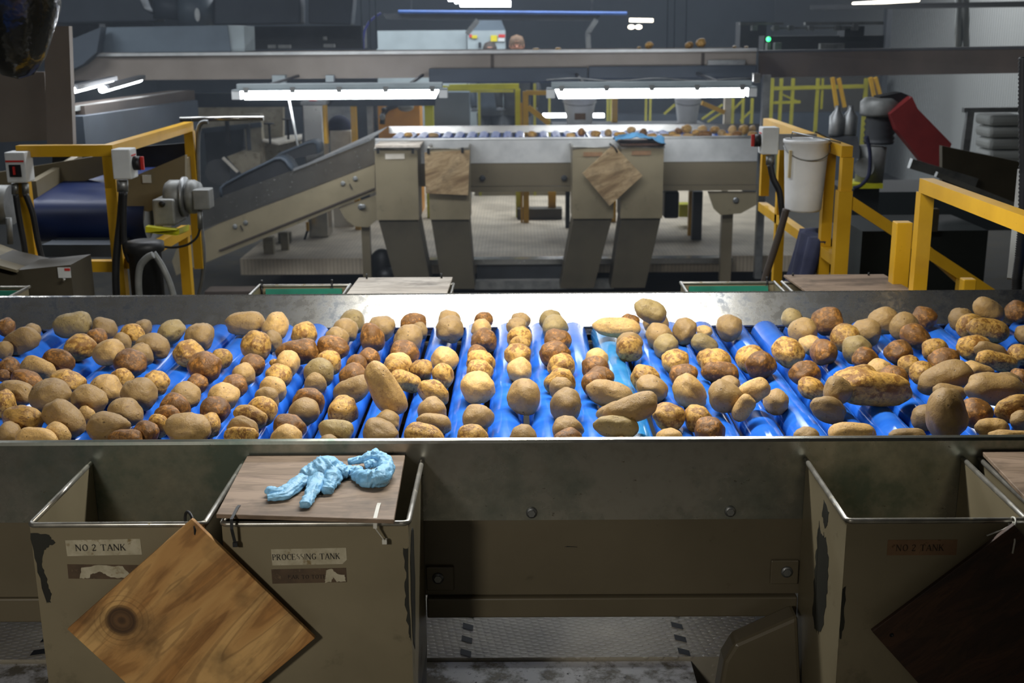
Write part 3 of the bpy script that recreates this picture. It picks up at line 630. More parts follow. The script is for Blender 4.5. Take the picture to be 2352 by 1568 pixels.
# curved spill chute below the black-chipped tank
sc = MB().prism([at(a, b, Y=2.61) for a, b in ((1833, 1415), (1690, 1478), (1664, 1520), (1650, 1600), (1650, 1700), (1846, 1700))][::-1], (0, .07, 0))
part('spill_chute', sc, M['beige_beam'], TC, bevel=.01)
M['ply'] = wood('orange_plywood', 'dcb070', 'b58248', '6e4a28', knot=tuple(at(280, 1425, Y=2.31)), ang=R(44), sc=.55, axes=(3.0, 12, 16))
M['board_grey'] = wood('weathered_board', '9a8470', '84705c', '5e4c3c', ang=0, axes=(2.2, 12, 12))
M['board_dark'] = wood('dark_board', '4a3020', '38241a', '22160f', ang=R(38), axes=(4, 12, 18))  # board grain in a much darker brown
M['board_pale'] = wood('pale_plywood', 'b39b76', '9c8460', '745c3e', ang=R(20), axes=(3, 10, 14))
M['board_white'] = wood('bleached_board', 'c6beb2', 'b0a698', '8a8076', ang=0, axes=(2.5, 10, 10))
M['tie_w'] = paint('white_cable_tie', 'd8d6cc', 'c9c7bd', 20, .4)
def board(name, label, pts, th, mat, cat='board', dirv=(0, 1, 0), bevel=.0015):
    """a plywood board from its four world corners; origin at the first"""
    mb = MB().prism(pts, Vector(dirv)*th)
    return solo(name, label, cat, mb, mat, bevel=bevel, loc=(0, 0, 0))
yb = YT-.036
ca = [at(440, 1192, Y=yb), at(154, 1445, Y=yb)]
sd = ca[1]-ca[0]; pr = Vector((-sd.z, 0, sd.x)); 
if pr.x < 0: pr = -pr
pts = [ca[0], ca[0]+pr*.965, ca[0]+pr*.965+sd, ca[1]]
BA = board('plywood_board', 'orange grained plywood square with a dark knot hanging cornerwise by a black tie', [p+Vector((0, 0, 0)) for p in pts][::-1], .012, M['ply'])
def ring_tie(parent, c, rx, rz, mat, r=.0028, label=None, tail=None, yaw=0):
    c = Vector(c); mb = MB(); rt = Matrix.Rotation(yaw, 3, 'Z')
    mb.tube([c+rt @ Vector((rx*math.sin(t)*.0+0, rx*math.cos(t), rz*math.sin(t))) for t in [2*math.pi*k/20 for k in range(20)]], r, 8, closed=True)
    if tail: mb.tube([c+Vector(p) for p in tail], r*.9, 6)
    return part('cable_tie', mb, mat, parent, label=label)
hp = ca[0]+Vector((.0, 0, -.028))
ring_tie(BA, (hp.x-.012, (yb+YT)/2+.008, (ZT+hp.z)/2+.002), .030, .030, M['black'], .0032, 'black cable tie', yaw=R(35))
# lid with the glove
zl = ZT+.012
lid = [(-.655, YT-.012, zl), (-.278, YT-.012, zl), (-.262, YT+.33, zl), (-.640, YT+.33, zl)]
lid = [at(497, 1190, z=zl), at(905, 1203, z=zl), at(932, 1048, z=zl), at(568, 1055, z=zl)]
lid[2].y = lid[3].y = min(lid[2].y, YN-.006)
LB = board('plywood_board', 'worn grey-brown board lid carrying the blue glove', lid, .010, M['board_grey'], 'board', (0, 0, 1))
def flat_tie(parent, x, y, z, mat, drop, sx=0, label=None, w_=.005):
    mb = MB(); P_ = [(x, y+.03, z+.0105), (x, y+.012, z+.0125), (x, YT-.024, z+.009), (x, YT-.027, z-.012), (x+sx*.3, YT-.024, z-drop*.5), (x+sx, YT-.018, z-drop)]
    for a, b in zip(P_, P_[1:]): mb.beam(a, b, .0065 if mat is M['black'] else w_*1.6, .0018)
    mb.box(x+sx-.005, x+sx+.005, YT-.022, YT-.013, z-drop-.006, z-drop+.004)
    return part('cable_tie', mb, mat, parent, label=label)
q = at(543, 1183, z=zl); flat_tie(LB, q.x, q.y, zl, M['black'], .05, .003, 'black cable tie')
q = at(868, 1178, z=zl); flat_tie(LB, q.x, q.y, zl, M['tie_w'], .045, .018, 'white cable tie')
# dark board on the black-chipped tank, grey lid of the last tank
ca = [at(2330, 1205, Y=yb), at(2003, 1450, Y=yb)]
sd = ca[1]-ca[0]; pr = Vector((-sd.z, 0, sd.x)); pr = pr if pr.x > 0 else -pr
BC = board('plywood_board', 'dark board hanging cornerwise from the tank with black paint chips', [ca[0], ca[0]+pr, ca[0]+pr+sd, ca[1]][::-1], .012, M['board_dark'])
part('nail_hole', MB().lathe([(0, 0), (.005, 0), (.004, -.0008)], at(2048, 1458, Y=yb-.0004), 10, 'y'), M['black'], BC)
mb = MB(); q = at(2325, 1200, Y=YT-.010)
mb.tube([q+Vector((.004*math.sin(t), .014*math.cos(t), .011*math.sin(t))) for t in [2*math.pi*k/14 for k in range(14)]], .0022, 6, closed=True)
mb.tube([q+Vector(v) for v in ((0, 0, -.004), (-.02, -.008, -.012), (-.055, -.008, -.026))], .002, 6).tube([q+Vector(v) for v in ((0, -.004, 0), (-.003, -.028, -.03), (-.005, -.028, -.058))], .002, 6)
mb.tube([q+Vector(v) for v in ((0, 0, 0), (.02, -.004, .002), (.04, 0, -.004))], .002, 6)
part('string', mb, M['tie_w'], BC, label='white string tied in a knot')
lid = [at(2250, 1040, z=zl), at(2470, 1042, z=zl), at(2640, 1195, z=zl), at(2395, 1195, z=zl)]
board('plywood_board', 'weathered grey board lid cut off by the frame edge', lid[::-1], .010, M['board_grey'], 'board', (0, 0, 1))
# far side tanks: rims, liners and lids just behind the back guard
def far_tank(label, x0, x1, z=.905, y0=4.28, y1=4.70, liner=None):
    t = tank(label, x0, x1, .45, y0=y1, y1=y0+.001, zt=z, mats=('beige', 'beige_dk'))
    if liner: part('liner', MB().box(x0+.03, x1-.03, y1-.022, y1-.012, .6, z-.010), M['green'], t, label='green inner liner')
    return t
fz = .905
def fx(px, Y=4.6): return at(px, 655, Y=Y).x
far_tank('open far-side tank with a green liner left of the pale board', fx(582), fx(795), fz, liner=1)
t = far_tank('far-side tank covered by the pale board', fx(812), fx(1038), fz)
far_tank('open far-side tank with a green liner left of the brown lid', fx(1572), fx(1792), fz, liner=1)
t = far_tank('far-side tank covered by the brown lid', fx(1810), fx(2045), fz)
far_tank('far-side tank with only its pipe corner showing beside the grey steel box', fx(-180), fx(40), fz, liner=1)
lb = board('plywood_board', 'bleached white board lid on the far-side tank', [(fx(806), 4.30, fz+.010), (fx(1030), 4.30, fz+.010), (fx(1040, 4.75), 4.76, fz+.010), (fx(824, 4.75), 4.76, fz+.010)], .010, M['board_white'], 'board', (0, 0, 1))
for px in (842, 1014): q = Vector((fx(px, 4.72), 4.735, fz+.02)); part('cable_tie', MB().tube([q, q+Vector((0, 0, .02))], .004, 8), M['black'], lb)
lb = board('plywood_board', 'brown weathered board lid on the far-side tank', [(fx(1835), 4.30, fz+.010), (fx(2070), 4.30, fz+.010), (fx(2030, 4.75), 4.76, fz+.010), (fx(1800, 4.75), 4.76, fz+.010)], .010, M['board_grey'], 'board', (0, 0, 1))
for px in (1822, 1996): q = Vector((fx(px, 4.72), 4.735, fz+.02)); part('cable_tie', MB().tube([q, q+Vector((0, 0, .012))], .004, 8), M['black'], lb)
for px, lab in ((602, 'short black cable tie on the pipe rim above the green liner, nearer the grey box'), (763, 'short black cable tie on the pipe rim nearer the pale board'), (1761, 'short black cable tie on the pipe rim beside the brown lid')):
    q = Vector((fx(px, 4.7), 4.70, fz))
    mb = MB().tube([q+Vector((0, .011*math.cos(t), .011*math.sin(t))) for t in [2*math.pi*k/12 for k in range(12)]], .004, 6, closed=True).tube([q+Vector((0, -.01, .0)), q+Vector((0, -.012, -.035))], .0035, 6)
    mb.tube([q+Vector((0, 0, .01)), q+Vector((0, 0, .024))], .005, 6)
    solo('cable_tie', lab, 'cable tie', mb, M['black'], loc=q)
# ---------------------------------------------------------------- crumpled glove
def glove():
    t = thing('disposable_glove', 'crumpled light blue disposable glove on the board lid', 'glove', at(740, 1120, z=zl+.010))
    zb = zl+.011
    def limb(name, pts, seed, flat=.55, n=32, open_end=False):
        """a crumpled sleeve through pixel points (px, py, radius, height)"""
        rnd = random.Random(seed); P_ = []; RD = []
        raw = [(at(a, b, z=zb+h), r) for a, b, r, h in pts]
        for i in range(len(raw)-1):
            for k in range(12):
                u = k/12; P_.append(raw[i][0].lerp(raw[i+1][0], u)); RD.append(raw[i][1]*(1-u)+raw[i+1][1]*u)
        P_.append(raw[-1][0]); RD.append(raw[-1][1]); N = len(P_); vs = []
        for i, p in enumerate(P_):
            d = (P_[min(i+1, N-1)]-P_[max(i-1, 0)]).normalized(); sdv = d.cross(Vector((0, 0, 1))).normalized(); up = sdv.cross(d)
            for k in range(n):
                a = 2*math.pi*k/n; q = Vector((i*.28+seed*7, math.cos(a)*1.5, math.sin(a)*1.5)); cr = 1-abs(noise.noise(Vector((i*.16+math.cos(a)*.9, math.sin(a)*2.2+seed, seed*3.)))*2.6)
                rr = RD[i]*(.98+.26*noise.noise(q)+.18*max(cr, -.4)-.10*abs(noise.noise(q*3.1)))
                v = p+sdv*math.cos(a)*rr+up*math.sin(a)*rr*flat; v.z = max(v.z, zb+.0005); vs.append(v)
        fs = [(i*n+k, i*n+(k+1) % n, (i+1)*n+(k+1) % n, (i+1)*n+k) for i in range(N-1) for k in range(n)]
        fs.append([(N-1)*n+k for k in range(n)])
        if not open_end: fs.append([k for k in range(n)][::-1])
        mb = MB().add(vs, fs, True); return part(name, mb, M['glove'], t)
    limb('palm', [(700, 1098, .024, .012), (730, 1085, .036, .018), (755, 1075, .036, .022), (783, 1082, .022, .016), (800, 1085, .016, .012)], 1, .75)
    limb('finger', [(700, 1100, .020, .012), (665, 1122, .015, .010), (640, 1130, .013, .009), (614, 1125, .011, .010)], 2, .7)
    limb('finger', [(690, 1108, .016, .010), (655, 1138, .013, .008), (614, 1143, .010, .007)], 3, .7)
    limb('finger', [(735, 1085, .020, .018), (722, 1118, .016, .012), (710, 1142, .013, .009), (700, 1160, .012, .008)], 4, .7)
    limb('finger', [(760, 1070, .024, .024), (762, 1095, .022, .016), (755, 1115, .016, .011), (752, 1127, .013, .009)], 5, .8)
    limb('wrist', [(785, 1080, .016, .012), (808, 1083, .014, .012), (830, 1083, .016, .013)], 6, .8)
    limb('cuff', [(822, 1090, .016, .010), (845, 1101, .022, .014), (872, 1098, .022, .018), (890, 1076, .018, .022), (882, 1054, .014, .028), (860, 1044, .013, .030)], 7, .9)
    limb('cuff_fold', [(800, 1060, .010, .012), (826, 1056, .014, .016), (848, 1048, .016, .026), (868, 1034, .010, .036)], 8, .6)
    limb('inner_fold', [(838, 1068, .010, .016), (856, 1064, .012, .018), (872, 1066, .009, .018)], 9, .8)
    return t
glove()
# the working lamp above the near table (just out of the picture)
t = thing('sorting_lamp', 'long sealed strip lamp hung above the near grading table', 'lamp', (.1, 3.42, 2.24))
part('housing', MB().box(-.72, .92, 3.33, 3.51, 2.25, 2.31), M['greybox'], t, bevel=.01)
part('hanger', MB().cyl((-.5, 3.42, 2.31), (-.5, 3.42, 5), .006, 6), M['galv'], t); part('hanger', MB().cyl((.7, 3.42, 2.31), (.7, 3.42, 5), .006, 6), M['galv'], t)
# ================================================================ second grading table and everything beyond
def ppoly(pts, Y, th=.03, mb=None):
    mb = mb or MB(); q = [at(a, b, Y=Y) for a, b in pts]
    ar = sum(q[i].x*q[(i+1) % len(q)].z-q[(i+1) % len(q)].x*q[i].z for i in range(len(q)))
    if ar < 0: q = q[::-1]
    return mb.prism(q, (0, th, 0))
def pbox(x0, y0, x1, y1, Y, th=.05, mb=None, foot=None):
    """upright box whose camera side spans these pixels at depth Y"""
    a, b = at(x0, (y0+y1)/2, Y=Y), at(x1, (y0+y1)/2, Y=Y); c, d = at((x0+x1)/2, y0, Y=Y), at((x0+x1)/2, y1, Y=Y)
    return (mb or MB()).box(a.x, b.x, Y, Y+th, d.z if foot is None else foot, c.z)
def cen(x, y, Y): return at(x, y, Y=Y)
Y2 = 10.3
def zz(py, Y, px=1200): return at(px, py, Y=Y).z
T2 = thing('grading_table', 'second grading table under the lit strip lamps with few potatoes', 'sorting table', (0.4, 11, -.12))
xl, xr = at(861, 330, Y=Y2).x, at(1741, 330, Y=Y2).x
zt2 = zz(319, Y2)
part('front_rail', MB().box(xl, xr, Y2, Y2+.02, zz(374, Y2), zt2).tube([(xl, Y2+.01, zt2), (xr, Y2+.01, zt2)], .014, 8), M['satin'], T2, label='stainless front rail')
part('front_beam', MB().box(xl, xr, Y2+.005, Y2+.06, zz(427, Y2), zz(374, Y2)-.001), M['beige_beam'], T2)
part('channel', MB().box(xl+.6, xr, Y2-.01, Y2+.09, zz(440, Y2), zz(428, Y2)), M['beige_beam'], T2)
YF2 = 11.85
zf0, zf1 = zz(304, YF2), zz(289, YF2)
g = MB(); x0, x1 = at(893, 295, Y=YF2).x, at(1745, 295, Y=YF2).x
g.add([(x0, YF2, zf0), (x1, YF2, zf0), (x1, YF2+.010, zf1+.004), (x0, YF2+.010, zf1+.004), (x0, YF2+.05, zf1), (x1, YF2+.05, zf1), (x1, YF2+.05, zf0), (x0, YF2+.05, zf0)],
      [(0, 1, 2, 3), (3, 2, 5, 4), (4, 5, 6, 7), (7, 6, 1, 0), (0, 3, 4, 7), (1, 6, 5, 2)])
part('back_rail', g, M['steel'], T2, label='stainless back rail')
part('bed_frame', MB().box(xl, xr, 10.33, 11.84, .74, .80), M['darkgrey'], T2)
r2 = part('roller', roller_mb(1.44, .05), M['roller'], None); r2m = r2.data; bpy.data.objects.remove(r2)
k = 0
while xl+.08+k*.118 < xr-.05:
    o = bpy.data.objects.new('roller', r2m); COL.objects.link(o); o.parent = T2; o.location = Vector((xl+.08+k*.118, 10.36, .905))-base(T2); k += 1
for pts in ([(778, 478), (864, 448), (866, 505), (845, 522), (815, 520), (795, 505)], [(1626, 440), (1738, 440), (1738, 470), (1702, 490), (1655, 494), (1640, 480)]):
    gs = part('gusset', ppoly(pts, Y2+.01, .03), M['beige'], T2)
    b = MB(); hexbolt(b, at((pts[0][0]+pts[1][0])/2+8, 460 if pts[0][0] > 1000 else 475, Y=Y2+.006), .018); part('bolt', b, M['galv'], gs)
part('leg', pbox(832, 520, 851, 640, Y2+.05, .08), M['beige_beam'], T2); part('leg', pbox(1656, 490, 1681, 646, Y2+.05, .08), M['beige_beam'], T2)
part('leg', pbox(1590, 440, 1612, 600, 11.6, .08), M['darkgrey'], T2); part('leg', pbox(640, 535, 668, 600, 11.6, .08), M['beige_beam'], T2)
part('stretcher', pbox(1090, 645, 1410, 664, 10.2, .10), M['galv'], T2, label='low galvanised cross bar')
part('apron', pbox(1095, 606, 1300, 644, 10.62, .04), M['darkgrey'], T2)
for px in (1108, 1296):
    b = MB(); hexbolt(b, at(px, 409, Y=Y2-.01), .018); part('bolt', b, M['darkgrey'], T2)
YT2, Y2b = 9.93, Y2-.004
zt = zz(340, YT2); zb = zz(503, YT2)
def tank2(label, a, b, skew, ya=340, rim=True):
    x0, x1 = at(a, 420, Y=YT2).x, at(b, 420, Y=YT2).x
    t = thing('holding_tank', label, 'tank', ((x0+x1)/2, 10.1, zb))
    i = .01; m = MB()
    for (p, q, c, d) in ((x0, x1, YT2, YT2+i), (x0, x0+i, YT2+i, Y2b), (x1-i, x1, YT2+i, Y2b)): m.box(p, q, c, d, zb, zt)
    part('body', m, M['beige'], t)
    zl_ = zz(664, YT2); s = skew
    lo = MB().add([(x, y, zb-.002) for x in (x0+.01, x1-.01) for y in (YT2+.015, Y2b)]+[(x+s, y, zl_) for x in (x0+.03, x1-.03) for y in (YT2+.03, Y2b-.05)],
        [(0, 2, 3, 1), (0, 4, 6, 2), (1, 3, 7, 5), (0, 1, 5, 4), (2, 6, 7, 3), (4, 5, 7, 6)])
    part('chute', lo, M['beige_dk'], t, label='unpainted dark lower chute')
    part('rim_pipe', MB().tube([(x0, Y2b, zt), (x0, YT2, zt), (x1, YT2, zt), (x1, Y2b, zt)], .011, 8), M['pipe'], t)
    return t
t = tank2('beige tank with a flat pale lid at the incline end of the far table', 863, 960, .12)
part('label_plate', pbox(885, 353, 929, 365, YT2-.004, .003), M['lightboard'], t, label='pale paper label')
t = tank2('beige tank with a square plywood board hanging straight down its front', 985, 1078, .06)
t = tank2('open beige far tank to the left of the blue rag', 1315, 1410, -.13)
part('label_plate', pbox(1340, 349, 1384, 359, YT2-.004, .003), M['sticker_b'], t, label='browned paper label')
t = tank2('beige far tank under the blue rag', 1426, 1523, -.10)
part('label_plate', pbox(1451, 346, 1495, 356, YT2-.004, .003), M['sticker_b'], t, label='browned paper label')
def tie2(parent, px, py, Y): part('cable_tie', pbox(px-3, py-6, px+3, py+6, Y, .01), M['black'], parent)
a, b = at(858, 340, z=zt+.02), at(963, 339, z=zt+.02)
o = solo('plywood_board', 'bleached flat board closing the tank at the incline end', 'board', MB().prism([(a.x, YT2-.03, zt+.014), (b.x, YT2-.03, zt+.014), (b.x, Y2b, zt+.014), (a.x, Y2b, zt+.014)], (0, 0, .02)), M['board_white'], loc=(0, 0, 0))
tie2(o, 868, 347, YT2-.045); tie2(o, 948, 347, YT2-.045)
o = solo('plywood_board', 'square plywood board hanging straight down from two black ties', 'board', ppoly([(975, 350), (1079, 345), (1075, 448), (978, 444)], YT2-.05, .018), M['board_pale'], loc=(0, 0, 0))
tie2(o, 984, 347, YT2-.06); tie2(o, 1062, 345, YT2-.06)
o = solo('plywood_board', 'tan plywood board hanging cornerwise below the blue rag', 'board', ppoly([(1409, 332), (1476, 403), (1400, 473), (1338, 398)], YT2-.06, .018), M['board_pale'], loc=(0, 0, 0))
part('cable_tie', MB().tube([at(1400, 330, Y=YT2-.07), at(1412, 338, Y=YT2-.08), at(1418, 350, Y=YT2-.08)], .008, 6), M['black'], o)
o = solo('plywood_board', 'dark lid board lying under the blue rag', 'board', MB().prism([(at(1424, 340, Y=YT2).x, YT2-.02, zt+.014), (at(1526, 340, Y=YT2).x, YT2-.02, zt+.014), (at(1526, 340, Y=YT2).x, Y2b, zt+.014), (at(1424, 340, Y=YT2).x, Y2b, zt+.014)], (0, 0, .018)), M['board_dark'], loc=(0, 0, 0))
# rag
mb = MB(); nx, ny = 40, 14; vs = []
xa, xb = at(1412, 330, Y=YT2).x, at(1528, 330, Y=YT2).x
for j in range(ny+1):
    for i in range(nx+1):
        u, v = i/nx, j/ny; q = Vector((u*5, v*2.4, 3))
        h = .025+.05*math.exp(-((u-.42)/.28)**2)+.045*noise.noise(q)+.02*noise.noise(q*2.6); h *= (1-.5*abs(v-.5))
        vs.append((xa+(xb-xa)*(u+.02*noise.noise(q*1.3)), YT2-.03+.25*v+.04*noise.noise(q+Vector((9, 0, 0))), zt+.036+max(h, .004)-(.03*max(0, u-.9)*10)*(v < .3)))
mb.add(vs, [(j*(nx+1)+i, j*(nx+1)+i+1, (j+1)*(nx+1)+i+1, (j+1)*(nx+1)+i) for j in range(ny) for i in range(nx)], True)
o = solo('cleaning_rag', 'crumpled blue rag heaped on a far tank lid', 'rag', mb, M['rag'], loc=(xa, YT2, zt+.03)); s = o.modifiers.new('s', 'SOLIDIFY'); s.thickness = .006
# potatoes of the second table
Q2 = [(938, 310, 20, 14), (996, 311, 24, 14), (1222, 309, 24, 17), (1311, 312, 22, 14), (1336, 303, 18, 20), (1368, 308, 24, 18), (1397, 306, 18, 20), (1424, 309, 28, 13), (1450, 299, 22, 18), (1478, 304, 18, 20), (1497, 312, 24, 12), (1525, 313, 25, 12), (1545, 308, 20, 14), (1558, 302, 20, 18), (1577, 296, 24, 22), (1554, 314, 22, 12), (1582, 313, 28, 15), (1599, 305, 20, 16), (1613, 297, 22, 20), (1620, 309, 32, 18), (1642, 298, 24, 18), (1658, 307, 20, 20), (1682, 299, 20, 24), (1693, 309, 24, 18), (1708, 298, 24, 24), (1728, 296, 16, 18), (1728, 309, 22, 16), (1672, 311, 20, 12)]
for i, (px, py, wd, ht) in enumerate(sorted(Q2)):
    c = at(px, py, z=.985); c.y = min(c.y, 11.72); c = at(px, py, Y=c.y) if c.y >= 11.72 else c; pm = ppm(c)
    d = dict(c=c, ra=wd/2/pm, rb=ht/2/pm, ry=.045, rz=ht/2/pm*.98, ang=0, tone='GYTBG'[i*7 % 5], key=(9, px, py))
    put_potato(d, f"{TN[d['tone']]} potato on the far table, {ORD[i+1]} of them from the left", 'potatoes on the far grading table')
# strip lamps
def strip(label, x0, x1, yt, ym, yb, Y):
    t = thing('strip_lamp', label, 'lamp', cen((x0+x1)/2, yt, Y))
    a, b = at(x0, ym, Y=Y).x, at(x1, ym, Y=Y).x; z0, z1, z2 = zz(yb, Y, (x0+x1)/2), zz(ym, Y, (x0+x1)/2), zz(yt, Y, (x0+x1)/2)
    part('housing', MB().prism([(a, Y-.06, z1), (b, Y-.06, z1), (b, Y+.06, z1), (a, Y+.06, z1)], (0, 0, .012)).prism([(a+.04, Y-.045, z1+.013), (b-.04, Y-.045, z1+.013), (b-.04, Y+.045, z1+.013), (a+.04, Y+.045, z1+.013)], (0, 0, z2-z1-.015)), M['greybox'], t, bevel=.006)
    df = MB().add([(a+.07, Y-.052, z1-.002), (b-.07, Y-.052, z1-.002), (b-.07, Y+.052, z1-.002), (a+.07, Y+.052, z1-.002), (a+.10, Y-.03, z0), (b-.10, Y-.03, z0), (b-.10, Y+.03, z0), (a+.10, Y+.03, z0)], [(0, 1, 2, 3), (0, 4, 5, 1), (1, 5, 6, 2), (2, 6, 7, 3), (3, 7, 4, 0), (4, 7, 6, 5)])
    part('diffuser', df, M['tube'], t, label='glowing white diffuser')
    for xx in (a, b-.068): part('end_cap', MB().box(xx, xx+.068, Y-.054, Y+.054, z0+.004, z1-.001), M['white'], t)
    for k in range(5):
        xx = a+.12+(b-a-.24)*k/4; part('clip', MB().box(xx-.02, xx+.02, Y-.07, Y-.053, z1-.016, z1+.03), M['castgrey'], t)
    for xx in (a+.3, b-.3): part('hanger', MB().beam((xx, Y+.03, z2-.01), (xx, 11.055, at(1000, 172, Y=11.05).z), .02), M['darkgrey'], t)
    return t
strip('lit strip lamp hanging left of the lime frame', 535, 1028, 190, 207, 227, 9.75)
strip('lit strip lamp hanging over the two white buckets', 1255, 1736, 186, 203, 224, 9.75)
# overhead potato trough
YO = 11.05
za, zb_, zc = zz(115, YO), zz(122, YO), zz(177, YO)
t = thing('overhead_trough', 'long taupe overhead trough conveyor crossing above the far table', 'conveyor', (at(900, 150, Y=YO).x, YO, zc))
xa, xb = at(150, 150, Y=YO).x, at(1736, 150, Y=YO).x
part('side_panel', MB().box(xa, xb, YO, YO+.03, zc, zb_), M['taupe'], t)
part('lip', MB().box(xa+.2, xb, YO-.035, YO+.03, zb_+.001, za), M['satin'], t, label='shiny folded top lip')
part('far_panel', MB().box(xa, xb, YO+.75, YO+.78, zc, za), M['taupe'], t); part('floor_plate', MB().box(xa, xb, YO+.031, YO+.749, zc+.03, zc+.05), M['darkgrey'], t)
for px in (1127, 1610): part('seam', MB().box(at(px, 150, Y=YO).x, at(px, 150, Y=YO).x+.03, YO-.006, YO-.001, zc+.02, zb_-.01), M['brown'], t)
part('catch_plate', pbox(1626, 138, 1712, 151, YO-.05, .04), M['galv'], t)
for i, (px, py, wd, ht, tn) in enumerate(((1231, 113, 16, 7, 'Y'), (1282, 112, 14, 7, 'Y'), (1468, 110, 10, 8, 'Y'), (1491, 104, 20, 17, 'G'), (1583, 104, 20, 17, 'G'), (1610, 99, 24, 22, 'G'), (1687, 108, 9, 8, 'T'), (1714, 108, 9, 6, 'T'))):
    c = at(px, py, Y=YO+.12); pm = ppm(c); d = dict(c=c, ra=wd/2/pm, rb=ht/2/pm, ry=.045, rz=ht/2/pm, ang=R(25) if wd > 18 else 0, tone=tn, key=(11, px, py))
    put_potato(d, f"{TN[tn]} potato showing over the overhead trough, {ORD[i+1]} from the left", 'potatoes in the overhead trough')
b1 = solo('foam_wrap', 'dark padded wrap hanging under the overhead trough', 'padding', pbox(985, 156, 1350, 190, YO-.08, .06).box(at(1351, 150, Y=YO).x, at(1735, 150, Y=YO).x, YO-.09, YO-.03, zz(182, YO), zz(153, YO)), M['bluegrey_dk'], bevel=.01, loc=cen(1200, 190, YO))
o = solo('power_cable', 'thin grey cable sagging along the top of the right strip lamp', 'cable', MB().tube([at(x, 183+3*math.sin(x/31), Y=9.80) for x in range(1255, 1735, 12)], .008, 6), M['galv'], loc=cen(1500, 183, 9.8))
for px, lab in ((640, 'grey junction box with brown face above the left strip lamp'), (757, 'small grey junction box above the left strip lamp')):
    solo('junction_box', lab, 'junction box', pbox(px-15 if px == 640 else px-9, 173, px+15 if px == 640 else px+9, 195 if px == 640 else 188, 10.97, .078), M['greybox'], loc=cen(px, 195, 10.9))
# upper grey ducts and machine panels
o = thing('air_duct', 'grey sheet metal duct box lying on the overhead trough', 'duct', cen(390, 118, 11.1))
part('duct_body', ppoly([(228, 63), (522, 58), (530, 119), (220, 121)], 11.1, .5), M['bluegrey'], o); part('end_piece', ppoly([(523, 58), (560, 60), (562, 118), (531, 119)], 11.12, .45), M['greybox'], o)
solo('sheet_chute', 'dark slanted sheet chute beside the grey duct box', 'chute', ppoly([(104, 75), (165, 90), (232, 62), (222, 120), (190, 148), (128, 178), (104, 178)], 10.9, .15), M['bluegrey_dk'], loc=cen(150, 178, 10.9))
mach = thing('overhead_machine', 'row of dark blue-grey machine panels near the ceiling', 'machine', cen(450, 60, 13))
for a in ([(104, -6), (320, -6), (330, 20), (362, 38), (362, 50), (104, 54)], [(486, -6), (690, -6), (690, 55), (486, 58)], [(708, -6), (812, -6), (806, 58), (708, 55)]):
    part('panel', ppoly(a, 13, .3), M['bluegrey_dk'], mach, bevel=.02)
part('drum', MB().cyl(at(395, 45, Y=13.1), at(395, -10, Y=13.1), .2, 24), M['bluegrey_dk'], mach); part('drum', MB().cyl(at(450, 60, Y=13), at(450, -10, Y=13), .19, 24), M['bluegrey'], mach)
part('sight_glass', MB().ball(at(453, 34, Y=12.8), (.03, .01, .07)), M['white'], mach)
part('shelf', pbox(560, 60, 835, 112, 13.6, .3), M['darkgrey'], mach); part('shelf', pbox(104, 55, 230, 110, 13.6, .2), M['darkgrey'], mach)
for px, py, ww in ((622, 107, 14), (652, 107, 26), (755, 105, 24), (745, 88, 6)): part('bracket', pbox(px-ww/2, py-4, px+ww/2, py+4, 12.9, .1), M['castgrey'], mach)
for i, (px, w_) in enumerate(((833, 4), (852, 3), (866, 4), (1575, 3), (1548, 3), (1532, 3))):
    solo('hanger_rod', ['leftmost thin hanger rod beside the purple cable', 'middle thin hanger rod of three beside the grey cabinet', 'hanger rod nearest the grey cabinet', 'rightmost thin hanger rod above the overhead potatoes', 'middle hanger rod above the overhead potatoes', 'leftmost hanger rod above the overhead potatoes'][i], 'rod',
         MB().cyl(at(px, 112, Y=12.2), at(px-2, -30, Y=12.2)+Vector((0, 0, 2.4)), w_/2/220, 8), M['bluegrey'], loc=cen(px, 112, 12.2))
M['purple'] = paint('purple_cable', '5a62b8', '6a72c8', 5, .5)
solo('purple_cable', 'curved violet cable hanging left of the grey cabinet', 'cable', MB().tube([at(*p, Y=12.4) for p in ((835, 112), (834, 90), (838, 68), (848, 50), (862, 38), (875, 30))], .012, 8), M['purple'], loc=cen(835, 112, 12.4))
t = thing('cable_tray', 'long blue pipe on a dark tray beam near the ceiling', 'tray', cen(1125, 40, 15))
M['bluepipe'] = paint('blue_pipe', '3a62a8', '2f5494', 4, .4)
part('pipe', MB().cyl(at(915, 27, Y=15), at(1440, 31, Y=15), .022, 12), M['bluepipe'], t); part('beam', ppoly([(880, 31), (1380, 34), (1370, 48), (886, 44)], 15.02, .2), M['darkgrey'], t)
for px in (945, 1360): part('hanger', MB().cyl(at(px, 31, Y=15.1), Vector((at(px, 31, Y=15.1).x, 15.1, 5)), .012, 6), M['galv'], t)
part('strut', MB().beam(at(1098, 46, Y=15), at(1072, 78, Y=15), .06), M['galv'], t); part('strut', MB().beam(at(1352, 112, Y=15), at(1350, 75, Y=15), .06).beam(at(1350, 76, Y=15), at(1370, 45, Y=15), .06), M['galv'], t)
t = thing('electrical_cabinet', 'light grey cabinet with yellow warning stickers behind the overhead trough', 'cabinet', cen(1000, 200, 16.5))
part('cabinet_body', pbox(866, 70, 1072, 200, 16.6, .5, foot=-.12), M['greybox'], t); part('door', pbox(1074, 70, 1161, 200, 16.5, .5, foot=-.12), M['greybox'], t)
part('hood', ppoly([(1075, 70), (1100, 46), (1150, 44), (1161, 70)], 16.7, .3), M['bluegrey'], t)
M['warn'] = paint('warning_yellow', 'd8c820', 'c8b81c', 4, .5)
for a in (1084, 1127): part('sticker', pbox(a, 81, a+15 if a > 1100 else a+12, 95 if a > 1100 else 88, 16.48, .01), M['warn'], t, label='yellow warning sticker')
